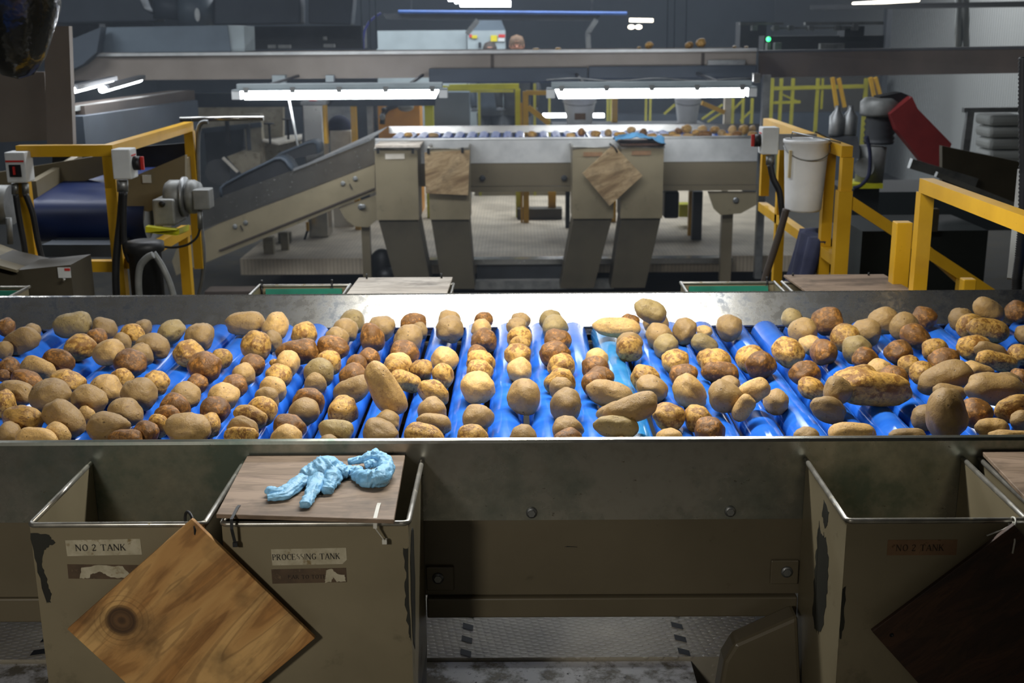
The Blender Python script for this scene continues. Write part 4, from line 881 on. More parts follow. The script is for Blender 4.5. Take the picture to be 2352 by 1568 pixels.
for a in (1078, 1145): part('sticker', pbox(a, 79, a+(6 if a < 1100 else 15), 86, 16.48, .01), M['redsign'], t)
part('sticker', pbox(1144, 87, 1159, 95, 16.48, .01), M['white'], t); part('handle', pbox(1099, 97, 1105, 110, 16.46, .03), M['black'], t)
# people seen over the trough
def person(label, px, top, Y, top_m, lean=0, hairc='hair'):
    t = thing('person', label, 'person', (at(px, top, Y=Y).x, Y, -.12))
    cx = at(px, top, Y=Y).x; zt_ = at(px, top, Y=Y).z; H = zt_+.12; fl = -.12; s = H/1.75
    b = MB()
    hz = zt_-.115*s
    b.lathe([(0.001, zt_-.225*s), (.035*s, zt_-.22*s), (.062*s, zt_-.175*s), (.076*s, zt_-.11*s), (.074*s, zt_-.06*s), (.05*s, zt_-.02*s), (.001, zt_)], (cx, Y, 0), 16)
    b.tube([(cx, Y, zt_-.19*s), (cx, Y+.01, zt_-.28*s)], .048*s, 12); b.ball((cx, Y-.078*s, hz-.015), (.012*s, .018*s, .02*s), 8)
    for k in (-1, 1):
        b.ball((cx+k*.077*s, Y, hz), (.01*s, .018*s, .03*s), 8)
    hd = part('body', b, M['skin'], t, label='fair face and neck')
    for k in (-1, 1): part('eye', MB().ball((cx+k*.03*s, Y-.066*s, hz+.01), .009*s, 8), M['black'], hd)
    part('hair', MB().lathe([(.083*s, zt_-.12*s), (.088*s, zt_-.07*s), (.065*s, zt_-.01*s), (.001, zt_+.015)], (cx, Y+.012, 0), 16), M[hairc], t)
    c = MB(); c.tube([(cx, Y, zt_-.27*s), (cx, Y, zt_-.31*s), (cx, Y, zt_-.5*s), (cx, Y, zt_-.75*s), (cx, Y, zt_-.88*s)], [.08*s, .18*s, .17*s, .15*s, .17*s], 16)
    for k in (-1, 1): c.tube([(cx+k*.17*s, Y, zt_-.34*s), (cx+k*.22*s, Y-.02, zt_-.6*s), (cx+k*.20*s, Y-.16, zt_-.78*s)], [.065*s, .052*s, .04*s], 12)
    part('jacket', c, M[top_m], t)
    for k in (-1, 1):
        part('trousers', MB().tube([(cx+k*.08*s, Y, zt_-.86*s), (cx+k*.09*s, Y, zt_-1.25*s), (cx+k*.10*s, Y, fl+.07)], [.095*s, .07*s, .05*s], 12), M['darkgrey'], t)
        part('boot', MB().ball((cx+k*.10*s, Y-.05, fl+.05), (.05, .13, .05), 10), M['black'], t)
        hnd = MB().ball((cx+k*.20*s, Y-.2*s, zt_-.80*s), (.035*s, .05*s, .02*s), 10)
        for f in range(4): hnd.tube([(cx+k*.20*s+(f-1.5)*.017*s, Y-.235*s, zt_-.80*s), (cx+k*.20*s+(f-1.5)*.018*s, Y-(.28+.008*(f in (1, 2)))*s, zt_-.815*s)], .008*s, 6)
        hnd.tube([(cx+k*.17*s, Y-.2*s, zt_-.80*s), (cx+k*.145*s, Y-.24*s, zt_-.81*s)], .009*s, 6)
        part('hand', hnd, M['darkgrey'], t, label='gloved hand')
    return t
person('dark-haired person in a grey jacket, standing before the grey cabinet', 1125, 97, 16.15, 'bluegrey_dk')
M['hair2'] = paint('light_brown_hair', '6a5038', '5a4430', 30, .7)
person('fair-faced person with light brown hair, standing right of the grey cabinet', 1187, 82, 15.5, 'darkgrey', hairc='hair2')
# ceiling lamps seen far away
for i, (x0, x1, y) in enumerate(((1030, 1168, 0), (1045, 1173, 5), (1057, 1173, 12))):
    solo('ceiling_tube', ['uppermost of three stacked bright tubes at the top edge', 'middle of three stacked bright tubes at the top edge', 'lowest of three stacked bright tubes at the top edge'][i], 'lamp', MB().cyl(at(x0, y, Y=22-i*2), at(x1, y, Y=22-i*2), .022, 10), M['tube'], loc=cen(1100, y, 22-i*2))
solo('ceiling_tube', 'small warm tube glowing above two round bulbs', 'lamp', MB().cyl(at(1446, 46, Y=20), at(1500, 47, Y=20), .03, 10), M['tube2'], loc=cen(1470, 46, 20))
for px in (1450, 1467): solo('bulb_lamp', f"{'left' if px == 1450 else 'right'} one of two round warm bulbs under the small tube", 'lamp', MB().ball(at(px, 62, Y=20), (.055, .05, .035)), M['tube2'], loc=cen(px, 62, 20))
solo('ceiling_tube', 'long dim tube at the top right near the white wall', 'lamp', MB().cyl(at(1960, 9, Y=15), at(2110, 0, Y=14), .02, 10), M['tube2'], loc=cen(2030, 5, 14.5))
for i, (a, b) in enumerate((((162, 208), (255, 185)), ((234, 206), (321, 182)))):
    t = thing('strip_lamp', ['slanted bare tube lamp nearer the grey column', 'slanted bare tube lamp farther from the grey column'][i], 'lamp', at(*a, Y=7.3+i*.5))
    p, q = at(*a, Y=7.3+i*.5), at(*b, Y=8.9+i*.5); part('tube', MB().cyl(p, q, .022, 10), M['tube'], t); part('housing', MB().beam(p+Vector((0, .07, .015)), q+Vector((0, .07, .015)), .05, .03), M['darkgrey'], t)
# right hand dark beam, clutter, wall fittings
t = thing('crossbeam', 'dark brown overhead beam running to the white wall', 'beam', cen(2040, 178, 8.9))
part('web', MB().prism([at(1742, 121, Y=11), at(2500, 111, Y=7.6), at(2500, 165, Y=7.6), at(1742, 178, Y=11)][::-1], (.03, .12, 0)), M['brown'], t)
part('flange', MB().prism([at(1742, 116, Y=11), at(2500, 104, Y=7.6), at(2500, 110.5, Y=7.6), at(1742, 120.5, Y=11)][::-1], (.03, .2, 0)), M['darkgrey'], t)
rnd = random.Random(5)
cl = thing('loft_machine', 'dark cluttered machine above the brown beam with a green light', 'machine', cen(1880, 115, 13))
for a in ((1755, 82, 2030, 116, 13.4), (1700, 50, 1760, 112, 14), (1940, 60, 1985, 84, 13.2)): part('frame', pbox(*a, .3), M['darkgrey'], cl)
for a in ((1850, 50, 2030, 57), (1700, 52, 1800, 57), (1775, 62, 1975, 66)): part('rail', pbox(*a, 13.1, .08), M['castgrey'], cl)
for px in (1728, 1778, 1812, 1858, 1920, 1930, 1960): part('bracket', pbox(px, 54+rnd.random()*6, px+12, 70, 13.05, .1), M['galv'], cl)
for a in ((1762, 98, 1770, 118), (1780, 98, 1795, 116), (1885, 100, 1940, 115)): part('box', pbox(*a, 13.0, .1), M['castgrey'], cl)
part('indicator_lamp', MB().ball(at(1765, 90, Y=12.9), .024, 10), M['led'], cl, label='green indicator light')
solo('wall_column', 'dark steel column at the end of the white wall', 'column', pbox(2028, 14, 2040, 330, 17, .15, foot=-.12), M['darkgrey'], loc=cen(2034, 330, 17))
solo('wall_column', 'dark column between two white downpipes on the wall', 'column', pbox(2207, -10, 2213, 160, 13.9, .1), M['darkgrey'], loc=cen(2210, 160, 13.9))
for px in (2201, 2219): solo('downpipe', f"white wall downpipe {'left' if px == 2201 else 'right'} of the thin dark column", 'pipe', MB().cyl(at(px, 118, Y=13.6), at(px, -20, Y=13.6), .035, 10), M['wallw'], loc=cen(px, 118, 13.6))
solo('crossbeam', 'black ceiling edge beam along the top right', 'beam', MB().prism([at(1860, 12, Y=16), at(2500, 0, Y=10), at(2500, 14, Y=10), at(1860, 22, Y=16)][::-1], (.02, .1, 0)), M['black'], loc=cen(2100, 15, 13))
# far guard rails behind
def frame(label, bars, Y, m='yellowgreen', cat='railing', name='guard_rail', wpx=12):
    t = thing(name, label, cat, at(bars[0][0], bars[0][1], Y=Y))
    for b in bars:
        yy = b[5] if len(b) > 5 else Y; ww = (b[4] if len(b) > 4 else wpx)/ppm(at(b[0], b[1], Y=yy))
        p, q = at(b[0], b[1], Y=yy), at(b[2], b[3], Y=yy); up = abs(b[0]-b[2]) < 3 and abs(b[1]-b[3]) > 20
        if up: q = Vector((p.x, yy, -.12 if yy < 17.4 else -.5))
        part('post' if abs(b[0]-b[2]) < abs(b[1]-b[3]) else 'rail', MB().beam(p, q, ww), M[m], t)
    return t
frame('lime yellow gate frame behind the far table', [(985, 222, 985, 287, 20), (1032, 200, 1192, 198, 12), (1189, 204, 1189, 288, 12), (1005, 200, 1032, 203, 10)], 13.2)
frame('thin lime yellow rail before the grey cabinet', [(1030, 209, 1180, 209, 6), (1100, 209, 1100, 265, 6), (1228, 192, 1228, 255, 6)], 15, 'olive')
frame('golden stair rail beside the lime gate', [(1207, 210, 1207, 290, 13), (1208, 213, 1262, 213, 10), (1213, 246, 1262, 284, 12), (1197, 236, 1197, 288, 5)], 12.8, 'yellow')
frame('golden post right of the first white bucket', [(1412, 226, 1412, 285, 13)], 12.8, 'yellow', 'post', 'guard_post')
frame('far thin lime railing behind the white buckets', [(1262, 222, 1262, 256, 5), (1396, 222, 1396, 252, 5), (1403, 222, 1403, 252, 5), (1484, 226, 1484, 252, 5), (1494, 226, 1494, 262, 5), (1525, 262, 1550, 240, 5)], 18, 'olive')
frame('tangle of lime yellow stair rails right of the second bucket', [(1612, 274, 1660, 240, 4), (1625, 280, 1680, 244, 4), (1684, 226, 1684, 275, 6), (1707, 226, 1707, 256, 6), (1728, 226, 1728, 250, 6), (1684, 252, 1710, 226, 4), (1700, 278, 1728, 252, 4)], 16, 'olive')
frame('sloping golden plank rail right of the second bucket', [(1612, 236, 1664, 258, 10)], 14, 'yellow')
solo('wood_post', 'pale wooden post right of the second white bucket', 'post', pbox(1664, 225, 1679, 282, 14, .08, foot=-.12), M['lightboard'], loc=cen(1671, 282, 14))
frame('wide lime yellow stair railing under the brown beam', [(1772, 180, 1772, 276, 11), (1795, 180, 1795, 276, 7), (1822, 180, 1822, 278, 7), (1879, 180, 1879, 250, 7), (1890, 180, 1886, 250, 5), (1990, 180, 1990, 240, 8), (1775, 203, 1990, 198, 8), (1775, 236, 1838, 234, 6), (1795, 216, 1838, 236, 4)], 16, 'olive')
frame('two leaning golden braces under the brown beam', [(1912, 178, 1922, 246, 8), (1926, 180, 1940, 246, 8), (1999, 178, 2008, 222, 8), (2010, 178, 2022, 220, 8)], 15.5, 'yellow')
solo('back_plinth', 'dark low wall behind the lime gate', 'wall', pbox(1000, 262, 2030, 290, 19, .3, foot=-.5), M['bluegrey_dk'], loc=cen(1300, 290, 19))
solo('storage_cabinet', 'dark blue-grey cabinet behind the lime gate', 'cabinet', pbox(996, 212, 1078, 264, 14.6, .3, foot=-.12), M['bluegrey'], loc=cen(1040, 264, 14.6))
solo('partition', 'grey-olive wall partition behind the lime stair railing', 'panel', pbox(1760, 176, 2030, 300, 20, .2, foot=-.5), M['beige_dk'], loc=cen(1890, 300, 20))
for i, (a, b) in enumerate(((1247, 1303), (1363, 1387))):
    solo('floor_tube_lamp', f"low white tube light {'left' if i == 0 else 'right'} of the first white bucket", 'lamp', MB().cyl(at(a, 265, Y=17), at(b, 265, Y=17), .03, 10), M['tube'], loc=cen(a, 265, 17))
def bucket(label, cx, yt, yb, wt, wb, Y, rimh=.02, tag_=False, group=None):
    pm = ppm(at(cx, yt, Y=Y)); c = at(cx, yb, Y=Y); h = at(cx, yt, Y=Y).z-c.z; rt, rb = wt/2/pm, wb/2/pm
    t = thing('bucket', label, 'bucket', c)
    n = 30; pr = [(.001, .0), (rb*.93, 0), (rb, .012)]+[(rb+(rt*.95-rb)*k/5, .012+(h-.03)*k/5) for k in range(1, 6)]+[(rt*1.0, h-.014), (rt, h), (rt*.97, h+.002), (rt*.93, h-.004), (rt*.90, h-.03), (rb*.93, .02), (.001, .016)]
    part('pail', MB().lathe(pr, c, 36), M['bucket'], t)
    part('handle', MB().tube([c+Vector((rt*math.cos(a_), -rt*abs(math.sin(a_))*1.0-.004, h-.03-.06*math.sin(a_)*(1 if h > .3 else .6))) for a_ in [math.pi*k/14 for k in range(15)]], .0025 if h > .3 else .004, 6), M['galv'], t)
    return t, c, h, rt, rb
t, c, h, rt, rb = bucket('large white pail with a brown label behind the far table', 1331, 226, 286, 78, 56, 12.6)
part('label_plate', pbox(1320, 260, 1345, 275, 12.6-rb-.035, .004), M['sticker_b'], t, label='brown label')
bucket('smaller white pail below the right strip lamp', 1578, 226, 284, 60, 44, 12.6)
# middle-left group
t = thing('welding_panel', 'orange machine panel with a black lamp arm', 'machine', cen(915, 288, 13.6))
part('panel', pbox(868, 222, 964, 290, 13.6, .4, foot=-.12), M['orange'], t)
part('arm', MB().tube([at(*p, Y=13.4) for p in ((878, 285), (880, 262), (890, 250), (915, 240), (935, 240))], .03, 8), M['black'], t); part('lamp_head', MB().ball(at(932, 246, Y=13.3), (.09, .07, .05)), M['castgrey'], t)
part('knob', MB().ball(at(878, 268, Y=13.3), .035), M['castgrey'], t); part('knob', MB().ball(at(882, 252, Y=13.3), .03), M['black'], t)
frame('golden upright post left of the orange panel', [(811, 226, 811, 325, 13)], 12.4, 'yellow', 'post', 'guard_post')
solo('blue_panel', 'dark navy panel between golden post and orange panel', 'panel', pbox(820, 226, 864, 318, 13.8, .3, foot=-.12), M['bluegrey_dk'], loc=cen(840, 318, 13.8))
solo('support_post', 'grey steel post before the navy panel', 'post', pbox(843, 226, 856, 318, 13.3, .06, foot=-.12), M['galv'], loc=cen(850, 318, 13.3))
t = thing('waste_bin', 'cardboard bin with a black bag left of the golden post', 'bin', cen(782, 325, 12.6))
part('carton', pbox(758, 300, 806, 326, 12.6, .3, foot=-.12), M['lightboard'], t); mb = MB(); mb.ball(at(780, 292, Y=12.75), (.13, .14, .13)); mb.ball(at(770, 304, Y=12.7), (.08, .1, .08)); part('bag', mb, M['navy'], t)
t = thing('steel_cabinet', 'tall stainless cabinet left of the waste bin', 'cabinet', cen(720, 330, 11.9))
part('body', pbox(696, 240, 742, 330, 11.9, .3, foot=-.12), M['steel'], t, bevel=.01); part('top', pbox(690, 233, 748, 241, 11.88, .34), M['galv'], t); part('edge_strip', pbox(743, 242, 750, 330, 11.9, .1), M['yellow'], t); part('red_knob', pbox(710, 227, 726, 233, 11.95, .05), M['redsign'], t)
solo('push_rod', 'thin pale slanted rod in front of the stainless cabinet', 'rod', MB().cyl(at(664, 228, Y=9.8), at(684, 335, Y=9.8), .009, 8), M['white'], loc=at(684, 335, Y=9.8))
solo('corrugated_screen', 'pale ribbed screen panel behind the waste bin', 'panel', pbox(750, 226, 806, 300, 14, .05, foot=-.12), M['galv'], loc=cen(778, 300, 14))
# inclined infeed conveyor
t = thing('incline_conveyor', 'long inclined beige conveyor climbing up to the far table', 'conveyor', at(640, 520, Y=Y2))
part('side_panel', ppoly([(861, 321), (861, 376), (503, 512), (452, 532), (452, 480), (505, 452), (674, 390), (848, 322)], Y2-.01, .03), M['steel'], t, label='dark stainless upper side')
part('side_beam', ppoly([(861, 377), (861, 441), (503, 590), (405, 632), (395, 600), (410, 560), (503, 513)], Y2-.005, .05), M['beige'], t)
part('bed', MB().add([at(893, 289, Y=11.8), at(850, 322, Y=Y2+.03), at(672, 391, Y=Y2+.03), at(452, 480, Y=Y2+.03), at(520, 455, Y=11.5), at(716, 370, Y=11.6)], [(0, 5, 2, 1), (5, 4, 3, 2)]), M['satin'], t, label='steel bed plate')
part('chute_lip', MB().beam(at(674, 390, Y=Y2-.02), at(848, 321, Y=Y2-.02), .03, .02), M['galv'], t)
for p in ((788, 421), (816, 410), (564, 511), (540, 520), (835, 474)):
    b = MB(); hexbolt(b, at(*p, Y=Y2-.012), .014); part('bolt', b, M['castgrey'], t)
for p in ((806, 428), (555, 523)): part('slot', MB().beam(at(p[0]-3, p[1]-6, Y=Y2-.013), at(p[0]+3, p[1]+6, Y=Y2-.013), .015, .006), M['black'], t)
part('seam', MB().beam(at(503, 575, Y=Y2-.014), at(861, 432, Y=Y2-.014), .012, .012), M['brown'], t)
def guard(label, pts, Y, d):
    q = [at(a, b, Y=Y) for a, b in pts]; n = len(q); mb = MB().add(q+[p+Vector((0, d, 0)) for p in q], [(i, i+1, n+i+1, n+i) for i in range(n-1)], True)
    o = part('guard', mb, M['bluegrey_dk'], t, label=label); s = o.modifiers.new('s', 'SOLIDIFY'); s.thickness = .02
    part('guard_side', ppoly(pts, Y+.02, .02), M['black'], t)
guard('curved black guard nearer the camera', [(505, 452), (504, 430), (515, 420), (560, 396), (630, 362), (645, 361), (657, 368), (664, 378), (672, 391)], Y2-.03, .3)
guard('curved dark guard farther back', [(610, 378), (640, 352), (705, 325), (720, 323), (730, 330), (733, 352)], 11.2, .3)
solo('conveyor_stand', 'pale legs under the incline conveyor', 'stand', pbox(605, 545, 628, 602, 11, .08, foot=-.12).box(at(645, 560, Y=11.2).x, at(662, 560, Y=11.2).x, 11.2, 11.26, zz(600, 11.2), zz(530, 11.2)), M['beige_in'], loc=cen(620, 602, 11))
solo('air_hose', 'black hose drooping under the incline conveyor', 'hose', MB().tube([at(*p, Y=11.8) for p in ((705, 510), (706, 530), (698, 555), (680, 570), (655, 575))], .012, 8), M['black'], loc=cen(690, 570, 11.8))
solo('yellow_floor_block', 'small yellow rod under the incline conveyor', 'rod', pbox(703, 510, 709, 530, 11.7, .02), M['yellow'], loc=cen(706, 530, 11.7))
# crossover platform frames seen under the far table
t = thing('stair_base', 'dark kerb with golden post feet seen below the far table', 'kerb', cen(1240, 503, 13))
part('kerb', pbox(1188, 480, 1291, 503, 13, .2), M['beige_dk'], t); part('post', pbox(1203, 440, 1215, 478, 13.1, .06), M['yellow'], t); part('post', pbox(1259, 440, 1277, 479, 13.1, .06), M['yellow'], t)
solo('back_skirt', 'beige machine skirt seen below the far table', 'panel', pbox(1090, 440, 1310, 462, 15, .2, foot=-.12), M['beige'], loc=cen(1200, 462, 15))
frame('golden post right of the black motor box under the far table', [(1588, 440, 1590, 518, 12)], 11.9, 'yellow', 'post', 'guard_post')
solo('motor_box', 'black motor box under the right end of the far table', 'motor', pbox(1526, 440, 1560, 502, 10.9, .3), M['black'], loc=cen(1540, 502, 10.9), bevel=.02)
solo('lime_block', 'olive yellow block under the right end of the far table', 'block', pbox(1560, 470, 1600, 498, 12.4, .2), M['yellowgreen'], loc=cen(1580, 498, 12.4))
t = thing('support_column', 'stainless column at the right end of the far table', 'column', cen(1752, 290, 10.4))
part('column', pbox(1744, 172, 1760, 640, 10.5, .08), M['galv'], t); part('clamp', pbox(1728, 168, 1748, 190, 10.44, .06), M['steel'], t, bevel=.01)
# hand cleaned rubbish at the foot of the first far tank
solo('cloth_heap', 'dark heap lying beside the foot of the first far tank', 'heap', MB().ball(at(878, 610, Y=10.6), (.12, .1, .16)).ball(at(888, 630, Y=10.5), (.09, .1, .07)), M['black'], loc=cen(880, 640, 10.5))
# ---------------------------------------------------------------- left yellow rail frame and belt conveyor
def rail_thing(label, segs, wid=.05, m='yellow'):
    t = thing('guard_rail', label, 'railing', segs[0][0])
    for nm, a, b in segs: pass
    return t
XLr, XRr = -1.97, 1.53
def onX(px, py, X): return at(px, py, X=X)
ZR_ = 1.385
t = thing('guard_rail', 'yellow square-tube rail frame carrying the two switch boxes', 'railing', (XLr, 5.5, -.3))
pc = at(250, 345, Y=5.5); px_l = at(42, 345, Y=5.5); pf = at(434, 290, Y=6.9)
W = .052
part('rail', MB().beam(Vector((px_l.x, 5.5, pc.z)), pc+Vector((.026, 0, 0)), W), M['yellow'], t)
part('rail', MB().beam(pc, pf, W), M['yellow'], t)
part('post', MB().beam(pc+Vector((0, 0, -.027)), Vector((pc.x, 5.5, -.45)), W, W), M['yellow'], t)
part('post', MB().beam(pf+Vector((0, 0, -.027)), Vector((pf.x, 6.9, .55)), W), M['yellow'], t)
a = at(60, 470, Y=5.5); part('post', MB().beam(Vector((a.x, 5.5, pc.z-.027)), Vector((a.x, 5.5, -.45)), W), M['yellow'], t)
a, b = at(95, 610, Y=5.5), at(262, 610, Y=5.5); part('rail', MB().beam(a, b, W), M['yellow'], t)
a, b = at(290, 605, Y=5.5), at(428, 528, Y=6.3); part('rail', MB().beam(a, b, W), M['yellow'], t)
a = at(422, 535, Y=6.3); part('post', MB().beam(a, Vector((a.x, 6.3, -.45)), W), M['yellow'], t)
def switchbox(label, x0, y0, x1, y1, Y, face):
    a, b = at(x0, y0, Y=Y), at(x1, y1, Y=Y); t = thing('switch_box', label, 'switch', ((a.x+b.x)/2, Y, b.z))
    part('casing', MB().box(a.x, b.x, Y, Y+.10, b.z, a.z), M['white'], t, bevel=.006)
    w_, h_ = b.x-a.x, a.z-b.z
    if face == 'front':
        part('stripe', MB().box(a.x+.004, b.x-.004, Y-.002, Y-.0002, a.z-h_*.32, a.z-h_*.26), M['redsign'], t, label='red stripe')
        part('switch_plate', MB().box(a.x+w_*.2, b.x-w_*.22, Y-.004, Y-.0002, b.z+h_*.2, b.z+h_*.60), M['black'], t); part('rotary_knob', MB().box(a.x+w_*.42, a.x+w_*.50, Y-.014, Y-.0042, b.z+h_*.28, b.z+h_*.54), M['redsign'], t, label='red switch handle')
    else:
        s = 1 if face == 'right' else -1; xx = b.x if s > 0 else a.x
        part('rotary_knob', MB().cyl((xx+s*.0005, Y+.05, (a.z+b.z)/2), (xx+s*.03, Y+.05, (a.z+b.z)/2), .032, 16), M['black'], t); part('switch_handle', MB().box(min(xx+s*.031, xx+s*.045), max(xx+s*.031, xx+s*.045), Y+.043, Y+.057, (a.z+b.z)/2-.03, (a.z+b.z)/2+.03), M['redsign'], t, label='red switch handle')
        part('stripe', MB().box(min(xx, xx+s*.002), max(xx, xx+s*.002), Y+.02, Y+.08, a.z-h_*.25, a.z-h_*.2), M['redsign'], t)
    return t, a, b
sb, a, b = switchbox('white switch box with black face plate at the left frame edge', 8, 350, 62, 420, 5.40, 'front')
for k, px in enumerate((38, 62)): part('cable_gland', MB().cyl(at(px-4, 421, Y=5.45), at(px-3, 446, Y=5.45), .016, 10), M['galv'], sb)
sb, a, b = switchbox('white switch box with side knob on the middle yellow post', 254, 343, 303, 412, 5.36, 'right')
part('cable_gland', MB().cyl(at(281, 413, Y=5.42), at(282, 440, Y=5.42), .026, 12), M['galv'], sb)
def hose(label, pts, Y, r, m='black', cat='hose', name='cable_hose'):
    q = [at(a, b, Y=(Y[i] if isinstance(Y, list) else Y)) for i, (a, b) in enumerate(pts)]
    sm = []
    for i in range(len(q)-1):
        p0, p1, p2, p3 = q[max(i-1, 0)], q[i], q[i+1], q[min(i+2, len(q)-1)]
        for k in range(5):
            u = k/5; sm.append(.5*((2*p1)+(-p0+p2)*u+(2*p0-5*p1+4*p2-p3)*u*u+(-p0+3*p1-3*p2+p3)*u**3))
    sm.append(q[-1]); return solo(name, label, cat, MB().tube(sm, r, 10), M[m], loc=q[-1])
hose('black cable leaving the left switch box, outer one', [(36, 446), (44, 500), (55, 560), (60, 600)], 5.42, .014)
hose('black cable leaving the left switch box, inner one', [(59, 446), (75, 490), (85, 545), (96, 590), (106, 600)], 5.42, .014)
hose('thick black cable falling beside the middle yellow post', [(281, 440), (277, 500), (270, 560), (266, 620), (268, 690), (272, 760)], 5.40, .018)
hose('black cable looping toward the pump hose fittings', [(286, 440), (284, 500), (286, 560), (298, 598), (318, 600), (345, 585), (362, 570)], 5.38, .014)
# belt conveyor
t = thing('belt_conveyor', 'wide conveyor with dark blue belt behind the yellow rail', 'conveyor', at(200, 560, Y=6.1))
a, b = at(88, 505, Y=6.2), at(345, 505, Y=6.2); cz = a.z; rr = .115
q = MB(); n = 14
prof = [(6.2+rr*math.sin(-math.pi*k/n), cz+rr*math.cos(math.pi*k/n)) for k in range(n+1)]
prof = [(6.95, cz+.08+rr)]+prof+[(6.95, cz+.08-rr)]
q.add([(x, y, z) for x in (a.x, b.x) for y, z in prof], [(i, i+1, len(prof)+i+1, len(prof)+i) for i in range(len(prof)-1)], True)
part('belt', q, M['belt'], t, label='dark blue rubber belt')
part('roller', MB().cyl((a.x+.01, 6.2, cz), (b.x-.01, 6.2, cz), rr-.012, 24), M['castgrey'], t)
for xx in (a.x-.05, b.x+.01): part('side_panel', MB().prism([(xx, 6.25, cz-.09), (xx, 6.95, cz+.0), (xx, 6.95, cz+.27), (xx, 6.25, cz+.20)], (.04, 0, 0)), M['beige'], t)
part('wing_panel', ppoly([(-20, 398), (235, 356), (258, 395), (95, 448), (-20, 480)], 6.6, .03), M['beige'], t)
part('drip_tray', MB().prism([at(95, 562, Y=5.9), at(265, 562, Y=5.9), at(265, 590, Y=5.9), at(100, 590, Y=5.9)][::-1], (0, .5, 0)), M['bluegrey_dk'], t)
part('bearing_plate', ppoly([(290, 412), (425, 356), (425, 420), (360, 480), (340, 486), (292, 478)], 6.12, .04), M['beige'], t)
part('black_panel', ppoly([(120, 352), (432, 328), (432, 352), (330, 398), (240, 402), (120, 400)], 6.96, .04), M['black'], t)  # plain black panel covering the far end of the belt
part('paper_tag', pbox(327, 402, 347, 420, 6.10, .004), M['white'], t)
t = thing('gear_motor', 'cast grey gear motor with a terminal box on a lime bracket', 'motor', at(400, 525, Y=5.75))
part('gearbox', pbox(350, 458, 402, 519, 5.72, .2), M['castgrey'], t, bevel=.012)
part('input_cap', MB().ball(at(372, 468, Y=5.71), (.016, .01, .016)), M['black'], t)
a = at(392, 452, Y=5.85); part('motor_barrel', MB().lathe([(.0, -.02), (.07, -.02), (.085, 0), (.085, .07), (.06, .075), (.06, .09), (.085, .092), (.085, .12), (.07, .15), (0, .15)], a, 24, 'x'), M['castgrey'], t)
part('flange', MB().lathe([(0, 0), (.1, 0), (.1, .014), (0, .014)], a+Vector((.065, 0, 0)), 24, 'x'), M['galv'], t)
part('terminal_box', pbox(443, 436, 480, 482, 5.74, .1), M['castgrey'], t, bevel=.006)
part('cable_gland', MB().cyl(at(459, 483, Y=5.78), at(460, 525, Y=5.78), .013, 10), M['galv'], t)
part('bracket', MB().prism([at(334, 520, Y=5.62), at(404, 528, Y=5.62), at(428, 519, Y=5.85), at(428, 532, Y=5.85), at(406, 541, Y=5.62), at(334, 534, Y=5.62)][::-1], (0, .05, 0)), M['yellowgreen'], t, label='lime yellow bracket plate')
hose('thin black cable drooping from the gear motor', [(459, 525), (452, 545), (430, 562), (400, 568), (370, 566)], 5.78, .006)
hose('grey conduit dropping from the chrome pipe past the gear motor', [(478, 280), (462, 283), (455, 310), (455, 400), (460, 500), (468, 580), (464, 640), (452, 690)], 6.9, .013, 'galv', 'conduit')
q = at(596, 271, Y=7.2)
solo('chrome_pipe', 'bright horizontal chrome pipe above the yellow frame corner', 'pipe', MB().cyl(at(414, 274, Y=7.2), at(606, 271, Y=7.2), .016, 14), M['steel'], loc=cen(414, 274, 7.2))
hose('pale fitting hose rising under the belt conveyor, lower one', [(322, 700), (318, 650), (322, 612), (338, 592), (352, 585)], 5.2, .016, 'castgrey')
hose('pale hose slanting down from the lime bracket', [(352, 580), (372, 610), (390, 650), (402, 690)], 5.3, .014, 'castgrey')
solo('pump_body', 'black round pump body below the belt conveyor', 'pump', MB().lathe([(0, 0), (.075, 0), (.075, .25), (.09, .26), (.09, .30), (.05, .31), (0, .31)], at(343, 700, Y=5.4), 20), M['black'], loc=at(343, 700, Y=5.4))
t = thing('control_box', 'dark steel box with a small white label at the left edge', 'box', at(90, 690, Y=4.95))
a, b = at(38, 622, Y=4.95), at(163, 622, Y=4.95); z0 = at(100, 720, Y=4.95).z; z1 = at(100, 620, Y=4.95).z
part('box_body', MB().prism([(a.x, 4.95, z0), (b.x, 4.95, z0), (b.x, 4.95, z1+.022), (a.x, 4.95, z1)], (0, .25, 0)), M['beige_dk'], t)
l = part('label_plate', pbox(133, 614, 162, 638, 4.945, .003), M['white'], t, label='white safety label'); part('red_band', pbox(148, 616, 161, 622, 4.943, .001), M['redsign'], l)
part('lock_knob', MB().ball(at(147, 642, Y=4.93), .008), M['steel'], t)
solo('cover_plate', 'beige sloping cover plate beside the dark steel box', 'plate', MB().prism([at(-60, 600, Y=4.9), at(38, 626, Y=4.9), at(97, 602, Y=5.5), at(-10, 562, Y=5.7)], (0, 0, .012)), M['beige'], loc=at(0, 600, Y=5))
solo('cover_box', 'dark steel cabinet under the beige cover plate', 'cabinet', MB().prism([at(-60, 612, Y=4.92), at(36, 634, Y=4.92), at(36, 720, Y=4.92), at(-60, 720, Y=4.92)][::-1], (0, .4, 0)), M['beige_dk'], loc=at(0, 700, Y=5))
solo('old_motor', 'round dark motor end at the left frame edge', 'motor', MB().cyl(at(-20, 470, Y=5.9), at(28, 470, Y=5.9), .10, 24).cyl(at(20, 500, Y=5.8), at(24, 560, Y=5.8), .015, 10), M['castgrey'], loc=at(0, 500, Y=5.9))
